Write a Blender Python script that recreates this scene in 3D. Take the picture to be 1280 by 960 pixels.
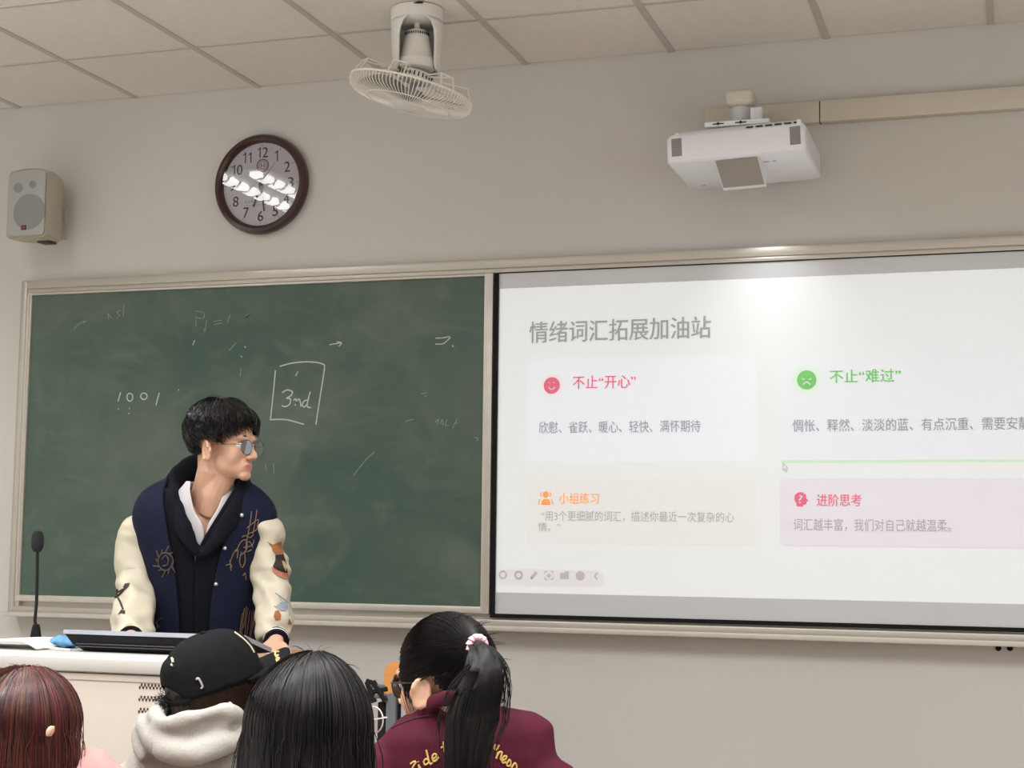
import bpy, bmesh, math, random
from mathutils import Vector, Matrix, noise
from mathutils.bvhtree import BVHTree
random.seed(11)
for o in list(bpy.data.objects): bpy.data.objects.remove(o, do_unlink=True)
SC = bpy.context.scene
COL = SC.collection
PI = math.pi
V = Vector

# ------------------------------------------------------------------ camera
CAM = V((4.25499611, -5.87673254, 1.43704119))
FPX = 1950.0
CR = V((0.95184023, 0.3063785, 0.0115062)); CU = V((0.01936843, -0.09754212, 0.99504291)); CW = V((-0.3059821, 0.94689902, 0.09877858))
cd = bpy.data.cameras.new('camera'); cam = bpy.data.objects.new('camera', cd); COL.objects.link(cam)
cd.sensor_fit = 'HORIZONTAL'; cd.sensor_width = 36.0; cd.lens = 36.0 * FPX / 1280.0
cd.clip_start = 0.05; cd.clip_end = 60
cam.matrix_world = Matrix(((CR.x, CU.x, -CW.x, CAM.x), (CR.y, CU.y, -CW.y, CAM.y), (CR.z, CU.z, -CW.z, CAM.z), (0, 0, 0, 1)))
SC.camera = cam
# ------------------------------------------------------------------ light, exposure
SC.view_settings.view_transform = 'Standard'
SC.view_settings.look = 'None'
SC.view_settings.gamma = 1.0
SC.view_settings.use_curve_mapping = False
SC.view_settings.exposure = -0.56
wd = bpy.data.worlds.new('room_air'); SC.world = wd; wd.use_nodes = True
wd.node_tree.nodes['Background'].inputs[0].default_value = (0.9, 0.93, 1.0, 1)
wd.node_tree.nodes['Background'].inputs[1].default_value = 0.3
CEIL = 3.35
LAMP_W = 2.5
def ceiling_lamp(x, y, sx, sy, watts, col=(0.965, 0.985, 1.0), spread=math.radians(128)):
    l = bpy.data.lights.new('unseen_fluorescent_lamp', 'AREA'); l.shape = 'RECTANGLE'; l.size = sx; l.size_y = sy
    l.energy = watts * LAMP_W; l.color = col; l.spread = spread
    o = bpy.data.objects.new('unseen_fluorescent_lamp', l); COL.objects.link(o); o.location = (x, y, CEIL - 0.03)
    return o
def side_fill_light(x, y, z, w, h, watts, face):  # unseen side lights, added to brighten the ceiling and front wall
    l = bpy.data.lights.new('added_side_fill', 'AREA'); l.shape = 'RECTANGLE'; l.size = w; l.size_y = h; l.energy = watts; l.color = (0.93, 0.97, 1.0)
    o = bpy.data.objects.new('added_side_fill', l); COL.objects.link(o); o.location = (x, y, z); o.rotation_euler = (PI / 2, 0, -PI / 2 * face)
    return o
for wy in (-4.6, -6.6, -8.4): side_fill_light(-2.58, wy, 1.9, 1.6, 1.5, 16, 1); side_fill_light(7.38, wy, 1.9, 1.6, 1.5, 16, -1)
for lx, ly, lw in ((-0.7, -1.95, 16), (0.4, -4.5, 30), (2.8, -4.5, 34), (5.2, -4.5, 30), (0.4, -7.2, 30), (2.8, -7.2, 34), (5.2, -7.2, 30)):
    ceiling_lamp(lx, ly, 0.3, 1.2, lw)

for lx, lw in ((1.7, 21), (3.5, 23), (5.4, 21)): ceiling_lamp(lx, -3.1, 0.3, 1.2, lw, spread=math.radians(158))  # unseen row, added to light the middle and lower front wall

# ------------------------------------------------------------------ pixel <-> place helpers (1280 x 960 frame)
def ray(px, py): return CW + CR * ((px - 640) / FPX) - CU * ((py - 480) / FPX)
def at(px, py, Y):
    d = ray(px, py); return CAM + d * ((Y - CAM.y) / d.y)
def atz(px, py, Z):
    d = ray(px, py); return CAM + d * ((Z - CAM.z) / d.z)
def P(px, py, d): return CAM + ray(px, py) * d
RH = V((CR.x, CR.y, 0)).normalized(); FH = V((CW.x, CW.y, 0)).normalized(); UP = V((0, 0, 1))

# ------------------------------------------------------------------ materials
def lin(c): return tuple((v / 12.92 if v <= 0.04045 else ((v + 0.055) / 1.055) ** 2.4) for v in c)
def srgb(r, g, b): return lin((r / 255, g / 255, b / 255))
MATS = {}
def mat(name, col, rough=0.6, metal=0.0, var=0.06, vscale=8.0, bump=0.0, bscale=60.0, emit=None, estr=0.0, spec=0.5, sss=0.0, coat=0.0, sheen=0.0, stretch=None):
    if name in MATS: return MATS[name]
    m = bpy.data.materials.new(name); m.use_nodes = True
    nt = m.node_tree; b = nt.nodes['Principled BSDF']
    b.inputs['Roughness'].default_value = rough; b.inputs['Metallic'].default_value = metal
    b.inputs['Specular IOR Level'].default_value = spec
    if sss: b.inputs['Subsurface Weight'].default_value = sss; b.inputs['Subsurface Radius'].default_value = (0.012, 0.005, 0.003); b.inputs['Subsurface Scale'].default_value = 1.0
    if coat: b.inputs['Coat Weight'].default_value = coat; b.inputs['Coat Roughness'].default_value = 0.08
    if sheen: b.inputs['Sheen Weight'].default_value = sheen; b.inputs['Sheen Roughness'].default_value = 0.5
    tc = nt.nodes.new('ShaderNodeTexCoord'); src = tc.outputs['Object']
    if stretch:
        mp = nt.nodes.new('ShaderNodeMapping'); mp.inputs['Scale'].default_value = stretch
        nt.links.new(src, mp.inputs['Vector']); src = mp.outputs['Vector']
    n = nt.nodes.new('ShaderNodeTexNoise'); n.inputs['Scale'].default_value = vscale; n.inputs['Detail'].default_value = 5
    nt.links.new(src, n.inputs['Vector'])
    r = nt.nodes.new('ShaderNodeValToRGB')
    lo = [max(0, c * (1 - var)) for c in col]; hi = [min(1, c * (1 + var)) for c in col]
    r.color_ramp.elements[0].position = 0.3; r.color_ramp.elements[1].position = 0.7
    r.color_ramp.elements[0].color = (*lo, 1); r.color_ramp.elements[1].color = (*hi, 1)
    nt.links.new(n.outputs['Fac'], r.inputs['Fac']); nt.links.new(r.outputs['Color'], b.inputs['Base Color'])
    if bump:
        n2 = nt.nodes.new('ShaderNodeTexNoise'); n2.inputs['Scale'].default_value = bscale; n2.inputs['Detail'].default_value = 4
        nt.links.new(src, n2.inputs['Vector'])
        bp = nt.nodes.new('ShaderNodeBump'); bp.inputs['Strength'].default_value = bump; bp.inputs['Distance'].default_value = 0.004
        nt.links.new(n2.outputs['Fac'], bp.inputs['Height']); nt.links.new(bp.outputs['Normal'], b.inputs['Normal'])
    if emit is not None:
        b.inputs['Emission Color'].default_value = (*emit, 1); b.inputs['Emission Strength'].default_value = estr
    MATS[name] = m; return m

# ------------------------------------------------------------------ mesh helpers
class MB:
    def __init__(s): s.v = []; s.f = []; s.m = []; s.cur = 0
    def add(s, vs, fs):
        k = len(s.v); s.v += [V(p) for p in vs]
        for f in fs: s.f.append([i + k for i in f]); s.m.append(s.cur)
    def box(s, a, b, M=None):
        x0, y0, z0 = a; x1, y1, z1 = b
        vs = [V((x, y, z)) for z in (z0, z1) for y in (y0, y1) for x in (x0, x1)]
        if M is not None: vs = [M @ p for p in vs]
        s.add(vs, [(0, 2, 3, 1), (4, 5, 7, 6), (0, 1, 5, 4), (2, 6, 7, 3), (0, 4, 6, 2), (1, 3, 7, 5)])
    def bbox(s, a, b, r=0.004, M=None, seg=2):       # box with rounded edges
        bm = bmesh.new(); bmesh.ops.create_cube(bm, size=1)
        for v in bm.verts: v.co = V(((a[i] + b[i]) / 2 + v.co[i] * (b[i] - a[i]) for i in range(3)))
        if r: bmesh.ops.bevel(bm, geom=list(bm.edges), offset=r, segments=seg, affect='EDGES', profile=0.5)
        bm.verts.index_update()
        vs = [v.co.copy() for v in bm.verts]
        if M is not None: vs = [M @ p for p in vs]
        s.add(vs, [[v.index for v in f.verts] for f in bm.faces]); bm.free()
    def tube(s, path, rad, n=10, cap=True, closed=False, flat=1.0, ref=None):
        path = [V(p) for p in path]; m = len(path)
        if not hasattr(rad, '__len__'): rad = [rad] * m
        vs = []; prev = None
        for i, p in enumerate(path):
            if closed: t = path[(i + 1) % m] - path[i - 1]
            else: t = path[min(i + 1, m - 1)] - path[max(i - 1, 0)]
            t = t.normalized() if t.length > 1e-9 else V((0, 0, 1))
            if ref is not None: a = V(ref) - t * t.dot(V(ref))
            elif prev is None:
                a = V((0, 0, 1)) if abs(t.z) < 0.9 else V((1, 0, 0)); a = a - t * t.dot(a)
            else: a = prev - t * t.dot(prev)
            if a.length < 1e-6: a = t.orthogonal()
            a.normalize(); prev = a; b = t.cross(a)
            for k in range(n):
                q = 2 * PI * k / n
                vs.append(p + (a * math.cos(q) + b * math.sin(q) * flat) * rad[i])
        fs = []
        for i in range(m if closed else m - 1):
            j = (i + 1) % m
            for k in range(n): fs.append((i * n + k, i * n + (k + 1) % n, j * n + (k + 1) % n, j * n + k))
        if cap and not closed: fs.append(list(range(n))[::-1]); fs.append([(m - 1) * n + k for k in range(n)])
        s.add(vs, fs)
    def ell(s, c, r, M=None, nu=20, nv=12):
        vs = []; fs = []
        for j in range(1, nv):
            th = PI * j / nv
            for i in range(nu):
                ph = 2 * PI * i / nu; vs.append(V((r[0] * math.sin(th) * math.cos(ph), r[1] * math.sin(th) * math.sin(ph), r[2] * math.cos(th))))
        vs += [V((0, 0, r[2])), V((0, 0, -r[2]))]; t = len(vs) - 2
        for j in range(nv - 2):
            for i in range(nu): fs.append((j * nu + i, (j + 1) * nu + i, (j + 1) * nu + (i + 1) % nu, j * nu + (i + 1) % nu))
        for i in range(nu):
            fs.append((t, i, (i + 1) % nu)); fs.append((t + 1, (nv - 2) * nu + (i + 1) % nu, (nv - 2) * nu + i))
        c = V(c); vs = [p + c for p in vs]
        if M is not None: vs = [M @ p for p in vs]
        s.add(vs, fs)
    def lathe(s, prof, M=None, n=32, cap=True):       # profile of (radius, height) around z
        vs = []; fs = []
        for (r, h) in prof:
            for k in range(n): vs.append(V((r * math.cos(2 * PI * k / n), r * math.sin(2 * PI * k / n), h)))
        for i in range(len(prof) - 1):
            for k in range(n): fs.append((i * n + k, i * n + (k + 1) % n, (i + 1) * n + (k + 1) % n, (i + 1) * n + k))
        if cap: fs.append(list(range(n))[::-1]); fs.append([(len(prof) - 1) * n + k for k in range(n)])
        if M is not None: vs = [M @ p for p in vs]
        s.add(vs, fs)
    def loft(s, rings, cap=True, wrap=True):
        n = len(rings[0]); vs = [p for r in rings for p in r]; fs = []
        for i in range(len(rings) - 1):
            for k in range(n if wrap else n - 1): fs.append((i * n + k, i * n + (k + 1) % n, (i + 1) * n + (k + 1) % n, (i + 1) * n + k))
        if cap and wrap: fs.append(list(range(n))[::-1]); fs.append([(len(rings) - 1) * n + k for k in range(n)])
        s.add(vs, fs)
    def prism(s, poly, d):                             # closed polygon (3D points) extruded by vector d
        n = len(poly); d = V(d); vs = [V(p) for p in poly] + [V(p) + d for p in poly]
        fs = [list(range(n)), [n + i for i in range(n)][::-1]] + [(i, n + i, n + (i + 1) % n, (i + 1) % n) for i in range(n)]
        s.add(vs, fs)
    def mesh(s, name):
        me = bpy.data.meshes.new(name); me.from_pydata([tuple(p) for p in s.v], [], s.f); me.validate(); return me
    def build(s, name, m, parent=None, smooth=True, fix=True):
        me = bpy.data.meshes.new(name); me.from_pydata([tuple(p) for p in s.v], [], s.f)
        ms = m if isinstance(m, (list, tuple)) else [m]
        for q in ms: me.materials.append(q)
        if len(ms) > 1:
            for p, k in zip(me.polygons, s.m): p.material_index = k
        if fix:
            bm = bmesh.new(); bm.from_mesh(me); bmesh.ops.recalc_face_normals(bm, faces=bm.faces); bm.to_mesh(me); bm.free()
        return link(name, me, parent, smooth)
def link(name, me, parent=None, smooth=True, ang=40):
    o = bpy.data.objects.new(name, me); COL.objects.link(o)
    if smooth:
        me.polygons.foreach_set('use_smooth', [True] * len(me.polygons))
        try: me.set_sharp_from_angle(angle=math.radians(ang))
        except Exception: pass
    if parent is not None: adopt(o, parent)
    return o
ORG = {}
def adopt(o, p):
    o.parent = p; t = V(ORG.get(p.name, (0, 0, 0))); o.matrix_parent_inverse = Matrix.Translation(-t)
def tag(o, label, cat, group=None, kind=None):
    o['label'] = label; o['category'] = cat
    if group: o['group'] = group
    if kind: o['kind'] = kind
    return o
def thing(name, label, cat, loc, group=None):
    o = bpy.data.objects.new(name, None); COL.objects.link(o); o.location = loc; ORG[o.name] = tuple(loc); o.empty_display_size = 0.1
    return tag(o, label, cat, group)
def struct(o): o['kind'] = 'structure'; return o
def remesh(mb, voxel, iters=4, fac=0.5, name='tmp'):
    me = mb.mesh(name); o = bpy.data.objects.new(name, me); COL.objects.link(o)
    m = o.modifiers.new('r', 'REMESH'); m.mode = 'VOXEL'; m.voxel_size = voxel; m.use_smooth_shade = True
    if iters: q = o.modifiers.new('s', 'SMOOTH'); q.factor = fac; q.iterations = iters
    dg = bpy.context.evaluated_depsgraph_get(); out = bpy.data.meshes.new_from_object(o.evaluated_get(dg))
    bpy.data.objects.remove(o, do_unlink=True); bpy.data.meshes.remove(me); out.materials.clear(); return out
def finish(me, name, m, parent=None):
    for q in (m if isinstance(m, (list, tuple)) else [m]): me.materials.append(q)
    return link(name, me, parent, True, 180)
def bvh(o): me = o.data; return BVHTree.FromPolygons([v.co.copy() for v in me.vertices], [list(p.vertices) for p in me.polygons])
def subsurf(o, lv=2):
    m = o.modifiers.new('sub', 'SUBSURF'); m.levels = lv; m.render_levels = lv; return o
def solid(o, t, off=0):
    m = o.modifiers.new('sol', 'SOLIDIFY'); m.thickness = t; m.offset = off; return o

def wrinkle(o, amp, sc, vec=(1, 1, 1), seed=0.0):
    me = o.data; me.update()
    nr = [v.normal.copy() for v in me.vertices]
    for v, n in zip(me.vertices, nr):
        q = V((v.co.x * sc * vec[0] + seed, v.co.y * sc * vec[1], v.co.z * sc * vec[2]))
        v.co += n * (noise.noise(q) * amp + noise.noise(q * 2.3) * amp * 0.4)
    me.update()

# text: a font curve turned to a mesh, fitted to a rectangle on a plane facing -y (or any frame)
def text_mesh(s, bold=0.0, depth=0.0, res=3):
    cu = bpy.data.curves.new('t', 'FONT'); cu.body = s; cu.size = 1.0; cu.offset = bold; cu.extrude = depth; cu.resolution_u = res
    o = bpy.data.objects.new('t', cu); COL.objects.link(o)
    dg = bpy.context.evaluated_depsgraph_get(); me = bpy.data.meshes.new_from_object(o.evaluated_get(dg))
    bpy.data.objects.remove(o, do_unlink=True); bpy.data.curves.remove(cu); return me
def text_rect(name, s, x0, x1, z0, z1, Y, m, parent, bold=0.0):
    me = text_mesh(s, 0.0)
    if bold > 0:                                       # heavier strokes: the outline laid twice, a hair apart
        bm = bmesh.new(); bm.from_mesh(me); g = bmesh.ops.duplicate(bm, geom=list(bm.verts) + list(bm.edges) + list(bm.faces))
        for e in g['geom']:
            if isinstance(e, bmesh.types.BMVert): e.co.x += bold * 2.2; e.co.y += bold * 0.9; e.co.z += 1.0
        bm.to_mesh(me); bm.free()
    xs = [v.co.x for v in me.vertices]; ys = [v.co.y for v in me.vertices]
    ax, bx, ay, by = min(xs), max(xs), min(ys), max(ys)
    for v in me.vertices:
        v.co = V((x0 + (v.co.x - ax) / (bx - ax) * (x1 - x0), Y - 0.0005 * v.co.z, z0 + (v.co.y - ay) / (by - ay) * (z1 - z0)))
    me.materials.clear(); me.materials.append(m)
    return link(name, me, parent, False)
def ribbon(mb, pts, w, Y, d=0.0012):                   # flat stroke on a plane facing -y; pts are (x, z)
    n = len(pts)
    L = []; R = []
    for i in range(n):
        a = V(pts[max(i - 1, 0)]); b = V(pts[min(i + 1, n - 1)]); t = (b - a)
        t = t.normalized() if t.length > 1e-9 else V((1, 0)); q = V((-t.y, t.x)) * w / 2; p = V(pts[i])
        L.append(p + q); R.append(p - q)
    vs = [V((p.x, Y, p.y)) for p in L] + [V((p.x, Y, p.y)) for p in R]
    mb.add(vs, [(i, i + 1, n + i + 1, n + i) for i in range(n - 1)])
def spline(pts, k=6):
    out = []; n = len(pts); pts = [V(p) for p in pts]
    for i in range(n - 1):
        p0, p1, p2, p3 = pts[max(i - 1, 0)], pts[i], pts[i + 1], pts[min(i + 2, n - 1)]
        for j in range(k):
            t = j / k
            out.append(0.5 * ((2 * p1) + (p2 - p0) * t + (2 * p0 - 5 * p1 + 4 * p2 - p3) * t * t + (3 * p1 - p0 - 3 * p2 + p3) * t ** 3))
    out.append(pts[-1]); return out
# stitches / prints laid on a curved surface
def on_surface(tree, px, py, lift):
    d = ray(px, py).normalized(); h = tree.ray_cast(CAM, d)
    if h[0] is None: return None
    n = h[1] if h[1].dot(d) < 0 else -h[1]
    return h[0] + n * lift
def stitch(mb, tree, pts, rad, lift=0.001, k=5):
    run = []
    for p in spline([(a, b, 0) for a, b in pts], k):
        q = on_surface(tree, p.x, p.y, lift)
        if q is not None and (not run or (q - run[-1]).length < 0.05): run.append(q)
    if len(run) > 1: mb.tube(run, rad, 5)
def patch(mb, tree, poly, lift=0.002, cuts=3):
    bm = bmesh.new(); f = bm.faces.new([bm.verts.new((a, b, 0)) for a, b in poly])
    r = bmesh.ops.triangulate(bm, faces=[f])
    for _ in range(cuts): bmesh.ops.subdivide_edges(bm, edges=list(bm.edges), cuts=1, use_grid_fill=True)
    bmesh.ops.triangulate(bm, faces=list(bm.faces)); bm.verts.index_update()
    vs = []; ok = True
    for v in bm.verts:
        q = on_surface(tree, v.co.x, v.co.y, lift); vs.append(q)
    good = [i for i, q in enumerate(vs) if q is not None]; mp = {i: k for k, i in enumerate(good)}
    fs = [[mp[v.index] for v in f.verts] for f in bm.faces if all(v.index in mp for v in f.verts)]
    mb.add([vs[i] for i in good], fs); bm.free()
# rings in a frame that faces the camera side: centre (px, py) at depth d, half width in px, half depth in m
def ring(cx, cy, d, hw, hd, n=32, tilt=0.0, t0=None, t1=None, ex=2.3):
    c = P(cx, cy, d); a = hw * d / FPX; Rv = RH - UP * tilt; out = []
    for k in range(n):
        t = (2 * PI * k / n) if t0 is None else t0 + (t1 - t0) * k / (n - 1)
        s, q = math.sin(t), -math.cos(t)
        s = math.copysign(abs(s) ** (2 / ex), s); q = math.copysign(abs(q) ** (2 / ex), q)
        out.append(c + Rv * a * s + FH * hd * q)
    return out
# ================================================================== SETTING
M_wall = mat('wall_paint', srgb(206, 203, 198), 0.75, var=0.02, vscale=1.5, bump=0.12, bscale=150)
M_tile = mat('ceiling_tile', srgb(230, 224, 216), 0.9, var=0.025, vscale=30, bump=0.25, bscale=220)
M_bar = mat('ceiling_bar', srgb(194, 187, 179), 0.5, var=0.02)
M_gap = mat('dark_gap', (0.03, 0.028, 0.025), 0.9)
M_floor = mat('floor_terrazzo', srgb(190, 184, 176), 0.45, var=0.08, vscale=60)
M_step = mat('platform_wood', srgb(120, 92, 66), 0.5, var=0.15, vscale=6, stretch=(1, 8, 8))
X0, X1, Y0 = -2.6, 7.4, -9.2
def quad(name, pts, m, up=None):
    b = MB(); b.add(pts, [(0, 1, 2, 3)]); return struct(b.build(name, m, smooth=False, fix=False))
b = MB(); b.box((X0, 0, 0), (X1, 0.12, CEIL + 0.1)); struct(b.build('wall_front', M_wall, smooth=False))
b = MB(); b.box((X0 - 0.12, Y0, 0), (X0, 0.12, CEIL + 0.1)); struct(b.build('wall_left', M_wall, smooth=False))
b = MB(); b.box((X1, Y0, 0), (X1 + 0.12, 0.12, CEIL + 0.1)); struct(b.build('wall_right', M_wall, smooth=False))
b = MB(); b.box((X0, Y0 - 0.12, 0), (X1, Y0, CEIL + 0.1)); struct(b.build('wall_back', M_wall, smooth=False))
b = MB(); b.box((X0, Y0, -0.1), (X1, 0.12, 0)); struct(b.build('floor', M_floor, smooth=False))
b = MB(); b.box((0.3, -2.6, 0), (5.2, 0, 0.18)); struct(b.build('trim_1', M_step, smooth=False))
# suspended ceiling: tiles 0.6 m, bars showing between them, cut tiles along the front wall
LX = [0.6 * k for k in range(-4, 13)]; LY = [-0.5608 - 0.6115 * k for k in range(0, 15)]
cb = MB(); cb.box((X0, Y0, CEIL + 0.012), (X1, 0.12, CEIL + 0.05)); cb.cur = 1
for x in LX:
    cb.box((x - 0.013, Y0, CEIL - 0.001), (x + 0.013, -0.001, CEIL + 0.012))
for y in LY: cb.box((X0, y - 0.008, CEIL + 0.0), (X1, y + 0.008, CEIL + 0.0119))
cb.cur = 2
for y in LY: cb.box((X0, y + 0.008, CEIL + 0.0055), (X1, y + 0.0115, CEIL + 0.0118))
cb.cur = 0
xs = [X0] + LX + [X1]; ys = [0.0] + LY + [Y0]
for i in range(len(xs) - 1):
    for j in range(len(ys) - 1):
        if xs[i + 1] - xs[i] > 0.05 and ys[j] - ys[j + 1] > 0.05:
            cb.box((xs[i] + 0.0125, ys[j + 1] + 0.0115, CEIL + 0.003), (xs[i + 1] - 0.0125, ys[j] - 0.0075, CEIL + 0.0118))
struct(cb.build('ceiling', [M_tile, M_bar, M_gap], smooth=False))

# ================================================================== CHALKBOARD
M_alu = mat('aluminium_frame', srgb(190, 184, 174), 0.38, metal=0.35, var=0.03, vscale=4, stretch=(1, 20, 20))
M_alu2 = mat('aluminium_edge', srgb(205, 200, 190), 0.42, metal=0.3, var=0.04, vscale=14)
M_black = mat('black_rubber', (0.009, 0.009, 0.009), 0.7, spec=0.15)
def chalk_green():
    m = bpy.data.materials.new('chalk_panel_green'); m.use_nodes = True; nt = m.node_tree; bs = nt.nodes['Principled BSDF']
    bs.inputs['Roughness'].default_value = 0.5; bs.inputs['Specular IOR Level'].default_value = 0.3
    tc = nt.nodes.new('ShaderNodeTexCoord')
    def nz(sc, det, dist, stretch=(1, 1, 1), rot=0):
        mp = nt.nodes.new('ShaderNodeMapping'); mp.inputs['Scale'].default_value = stretch; mp.inputs['Rotation'].default_value = (0, rot, 0)
        n = nt.nodes.new('ShaderNodeTexNoise'); n.inputs['Scale'].default_value = sc; n.inputs['Detail'].default_value = det; n.inputs['Distortion'].default_value = dist
        nt.links.new(tc.outputs['Object'], mp.inputs['Vector']); nt.links.new(mp.outputs['Vector'], n.inputs['Vector']); return n.outputs['Fac']
    def ramp(s, a, b2, c0, c1):
        r = nt.nodes.new('ShaderNodeValToRGB'); r.color_ramp.elements[0].position = a; r.color_ramp.elements[1].position = b2
        r.color_ramp.elements[0].color = (c0, c0, c0, 1); r.color_ramp.elements[1].color = (c1, c1, c1, 1); nt.links.new(s, r.inputs['Fac']); return r.outputs['Color']
    def mix(f, a, b2, t='MIX'):
        x = nt.nodes.new('ShaderNodeMix'); x.data_type = 'RGBA'; x.blend_type = t
        for sck, val in ((x.inputs[0], f), (x.inputs[6], a), (x.inputs[7], b2)):
            if hasattr(val, 'is_output'): nt.links.new(val, sck)
            else: sck.default_value = val
        return x.outputs[2]
    g0 = (*srgb(70, 91, 81), 1); g1 = (*srgb(97, 108, 98), 1)
    broad = ramp(nz(1.5, 3, 0.9), 0.36, 0.68, 0.0, 0.8)
    smear = ramp(nz(2.4, 4, 2.2, (1, 1, 1.15), 0.5), 0.5, 0.74, 0.0, 0.42)
    fine = ramp(nz(7, 6, 1.4, (0.8, 1, 1.5), -0.7), 0.55, 0.85, 0.0, 0.22)
    c = mix(broad, g0, g1); c = mix(smear, c, (*srgb(112, 122, 112), 1)); c = mix(fine, c, (*srgb(124, 134, 124), 1))
    nt.links.new(c, bs.inputs['Base Color']); return m
M_green = chalk_green()
YF = -0.06                                             # front of the frame
fx0 = at(26.7, 351, YF).x; fz1 = at(26.7, 351, YF).z; fz0 = 1.088; fx1 = 4.62
board = thing('chalkboard', 'long green chalkboard with aluminium frame on the front wall, half covered by the projected slide', 'chalkboard', (2.3, 0, 1.1))
fb = MB(); fb.box((fx0 + 0.004, -0.03, fz0 + 0.01), (fx1 - 0.004, -0.001, fz1 - 0.004))
def rail_h(z0, z1, y, xa=fx0, xb=fx1): fb.bbox((xa, y, z0), (xb, -0.001, z1), 0.006)
rail_h(fz1 - 0.038, fz1, YF)                           # top rail in two steps
rail_h(fz1 - 0.056, fz1 - 0.036, YF + 0.006, fx0 + 0.03, fx1 - 0.03)
fb.bbox((fx0 - 0.0015, YF - 0.0015, fz0 + 0.003), (fx0 + 0.034, -0.0005, fz1 + 0.0015), 0.012, seg=3)
fb.bbox((fx0 + 0.03, YF + 0.0075, fz0 + 0.03), (fx0 + 0.052, -0.0008, fz1 - 0.03), 0.005)
fb.bbox((fx1 - 0.034, YF, fz0), (fx1, -0.001, fz1), 0.012, seg=3)
rail_h(fz0 + 0.004, fz0 + 0.036, YF)
fb.build('frame', M_alu, board)
tb = MB(); tb.bbox((fx0 + 0.002, YF - 0.035, fz0 - 0.006), (fx1 - 0.002, -0.001, fz0 + 0.008), 0.004)
tb.bbox((fx0 + 0.002, YF - 0.037, fz0 - 0.006), (fx1 - 0.002, YF - 0.031, fz0 + 0.013), 0.002)
tb.build('chalk_tray', M_alu2, board)
YP = -0.042                                            # writing surface
gx0 = at(38.8, 368.5, YP).x; gx1 = at(604, 550, YP).x; gz1 = at(300, 358.6, YP).z; gz0 = at(300, 750.5, YP).z
pb = MB(); pb.box((gx0 - 0.01, YP, gz0 - 0.01), (gx1 + 0.01, -0.0305, gz1 + 0.01))
panel = pb.build('chalk_panel', M_green, board, smooth=False)
ib = MB(); t_ = 0.027
ib.bbox((gx0 - t_ * 0.55, YP - 0.012, gz0 - t_), (gx1 + t_, -0.003, gz0), 0.004)
ib.bbox((gx0 - t_ * 0.55, YP - 0.012, gz1), (gx1 + t_, -0.003, gz1 + 0.010), 0.003)
ib.bbox((gx0 - t_ * 0.55 - 0.001, YP - 0.0132, gz0 - t_ - 0.001), (gx0, -0.0025, gz1 + 0.011), 0.004)
ib.bbox((gx1, YP - 0.0132, gz0 - t_ - 0.001), (gx1 + 0.037, -0.0025, gz1 + 0.011), 0.004)
ib.build('panel_trim', M_alu2, board)
# chalk strokes
M_chalk = mat('chalk_white', srgb(196, 202, 194), 0.95, var=0.15, vscale=120)
M_chalk2 = mat('chalk_faint', srgb(140, 152, 142), 0.95, var=0.2, vscale=120)
def chalk(name, strokes, w, m, parent=panel):
    b = MB()
    for st in strokes:
        pts = [at(x, y, YP) for x, y in st]; pts = [(p.x, p.z) for p in pts]
        if len(pts) > 2: pts = [(q.x, q.y) for q in spline([(a, c, 0) for a, c in pts], 5)]
        ribbon(b, pts, w, YP - 0.0012)
    return b.build(name, m, parent, smooth=False, fix=False)
def oval(cx, cy, rx, ry): return [(cx + rx * math.sin(2 * PI * k / 10), cy - ry * math.cos(2 * PI * k / 10)) for k in range(11)]
for st_ in ([(151, 490.5), (147.6, 502)], oval(162.5, 496.5, 3.6, 5), oval(180, 495.3, 4, 4), [(199.5, 491), (197, 499), (195.2, 506.8)]): chalk('chalk_digit', [st_], 0.005, M_chalk)
for st_ in [[(148, 510.5), (148.6, 512)], [(161.6, 510), (162, 511.5)], [(161, 516), (161.5, 517.5)], [(372.5, 464.4), (369.7, 469.8)], [(243.5, 425.5), (241, 431.5)], [(305.5, 433), (307.5, 434.5)], [(565.5, 431.5), (566.8, 433.5)], [(301, 445), (303, 446.5)], [(223, 487), (224, 488)]]: chalk('chalk_dot', [st_], 0.004, M_chalk)
bx = lambda l: [(300 + a / 3.556, 330 + c / 3.556) for a, c in l]
cb5 = lambda l: [(a / 3.556, 330 + c / 3.556) for a, c in l]
chalk('chalk_box', [bx([(158, 472), (150, 560), (136, 690)]), bx([(134, 692), (205, 692), (285, 713)]), bx([(178, 455), (230, 441), (290, 435), (345, 438), (376, 448)]), bx([(376, 448), (374, 480), (352, 620), (338, 715)])], 0.0052, M_chalk)
chalk('chalk_word', [bx([(188, 572), (210, 560), (233, 568), (226, 586), (208, 596), (224, 600), (222, 622), (203, 634), (186, 630)]), bx([(238, 606), (250, 600), (246, 630)]), bx([(247, 618), (262, 600), (268, 612), (272, 634)]), bx([(300, 606), (286, 608), (278, 625), (286, 636), (300, 622)]), bx([(313, 568), (303, 605), (300, 634), (316, 638)])], 0.0055, M_chalk)
chalk('chalk_arrow', [bx([(398, 359), (422, 355), (450, 350)]), bx([(430, 346), (452, 350), (440, 366)])], 0.004, M_chalk)
chalk('chalk_arrow', [bx([(870, 330), (905, 328), (932, 322)]), bx([(868, 356), (890, 356), (908, 352), (936, 326)])], 0.004, M_chalk)
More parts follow.
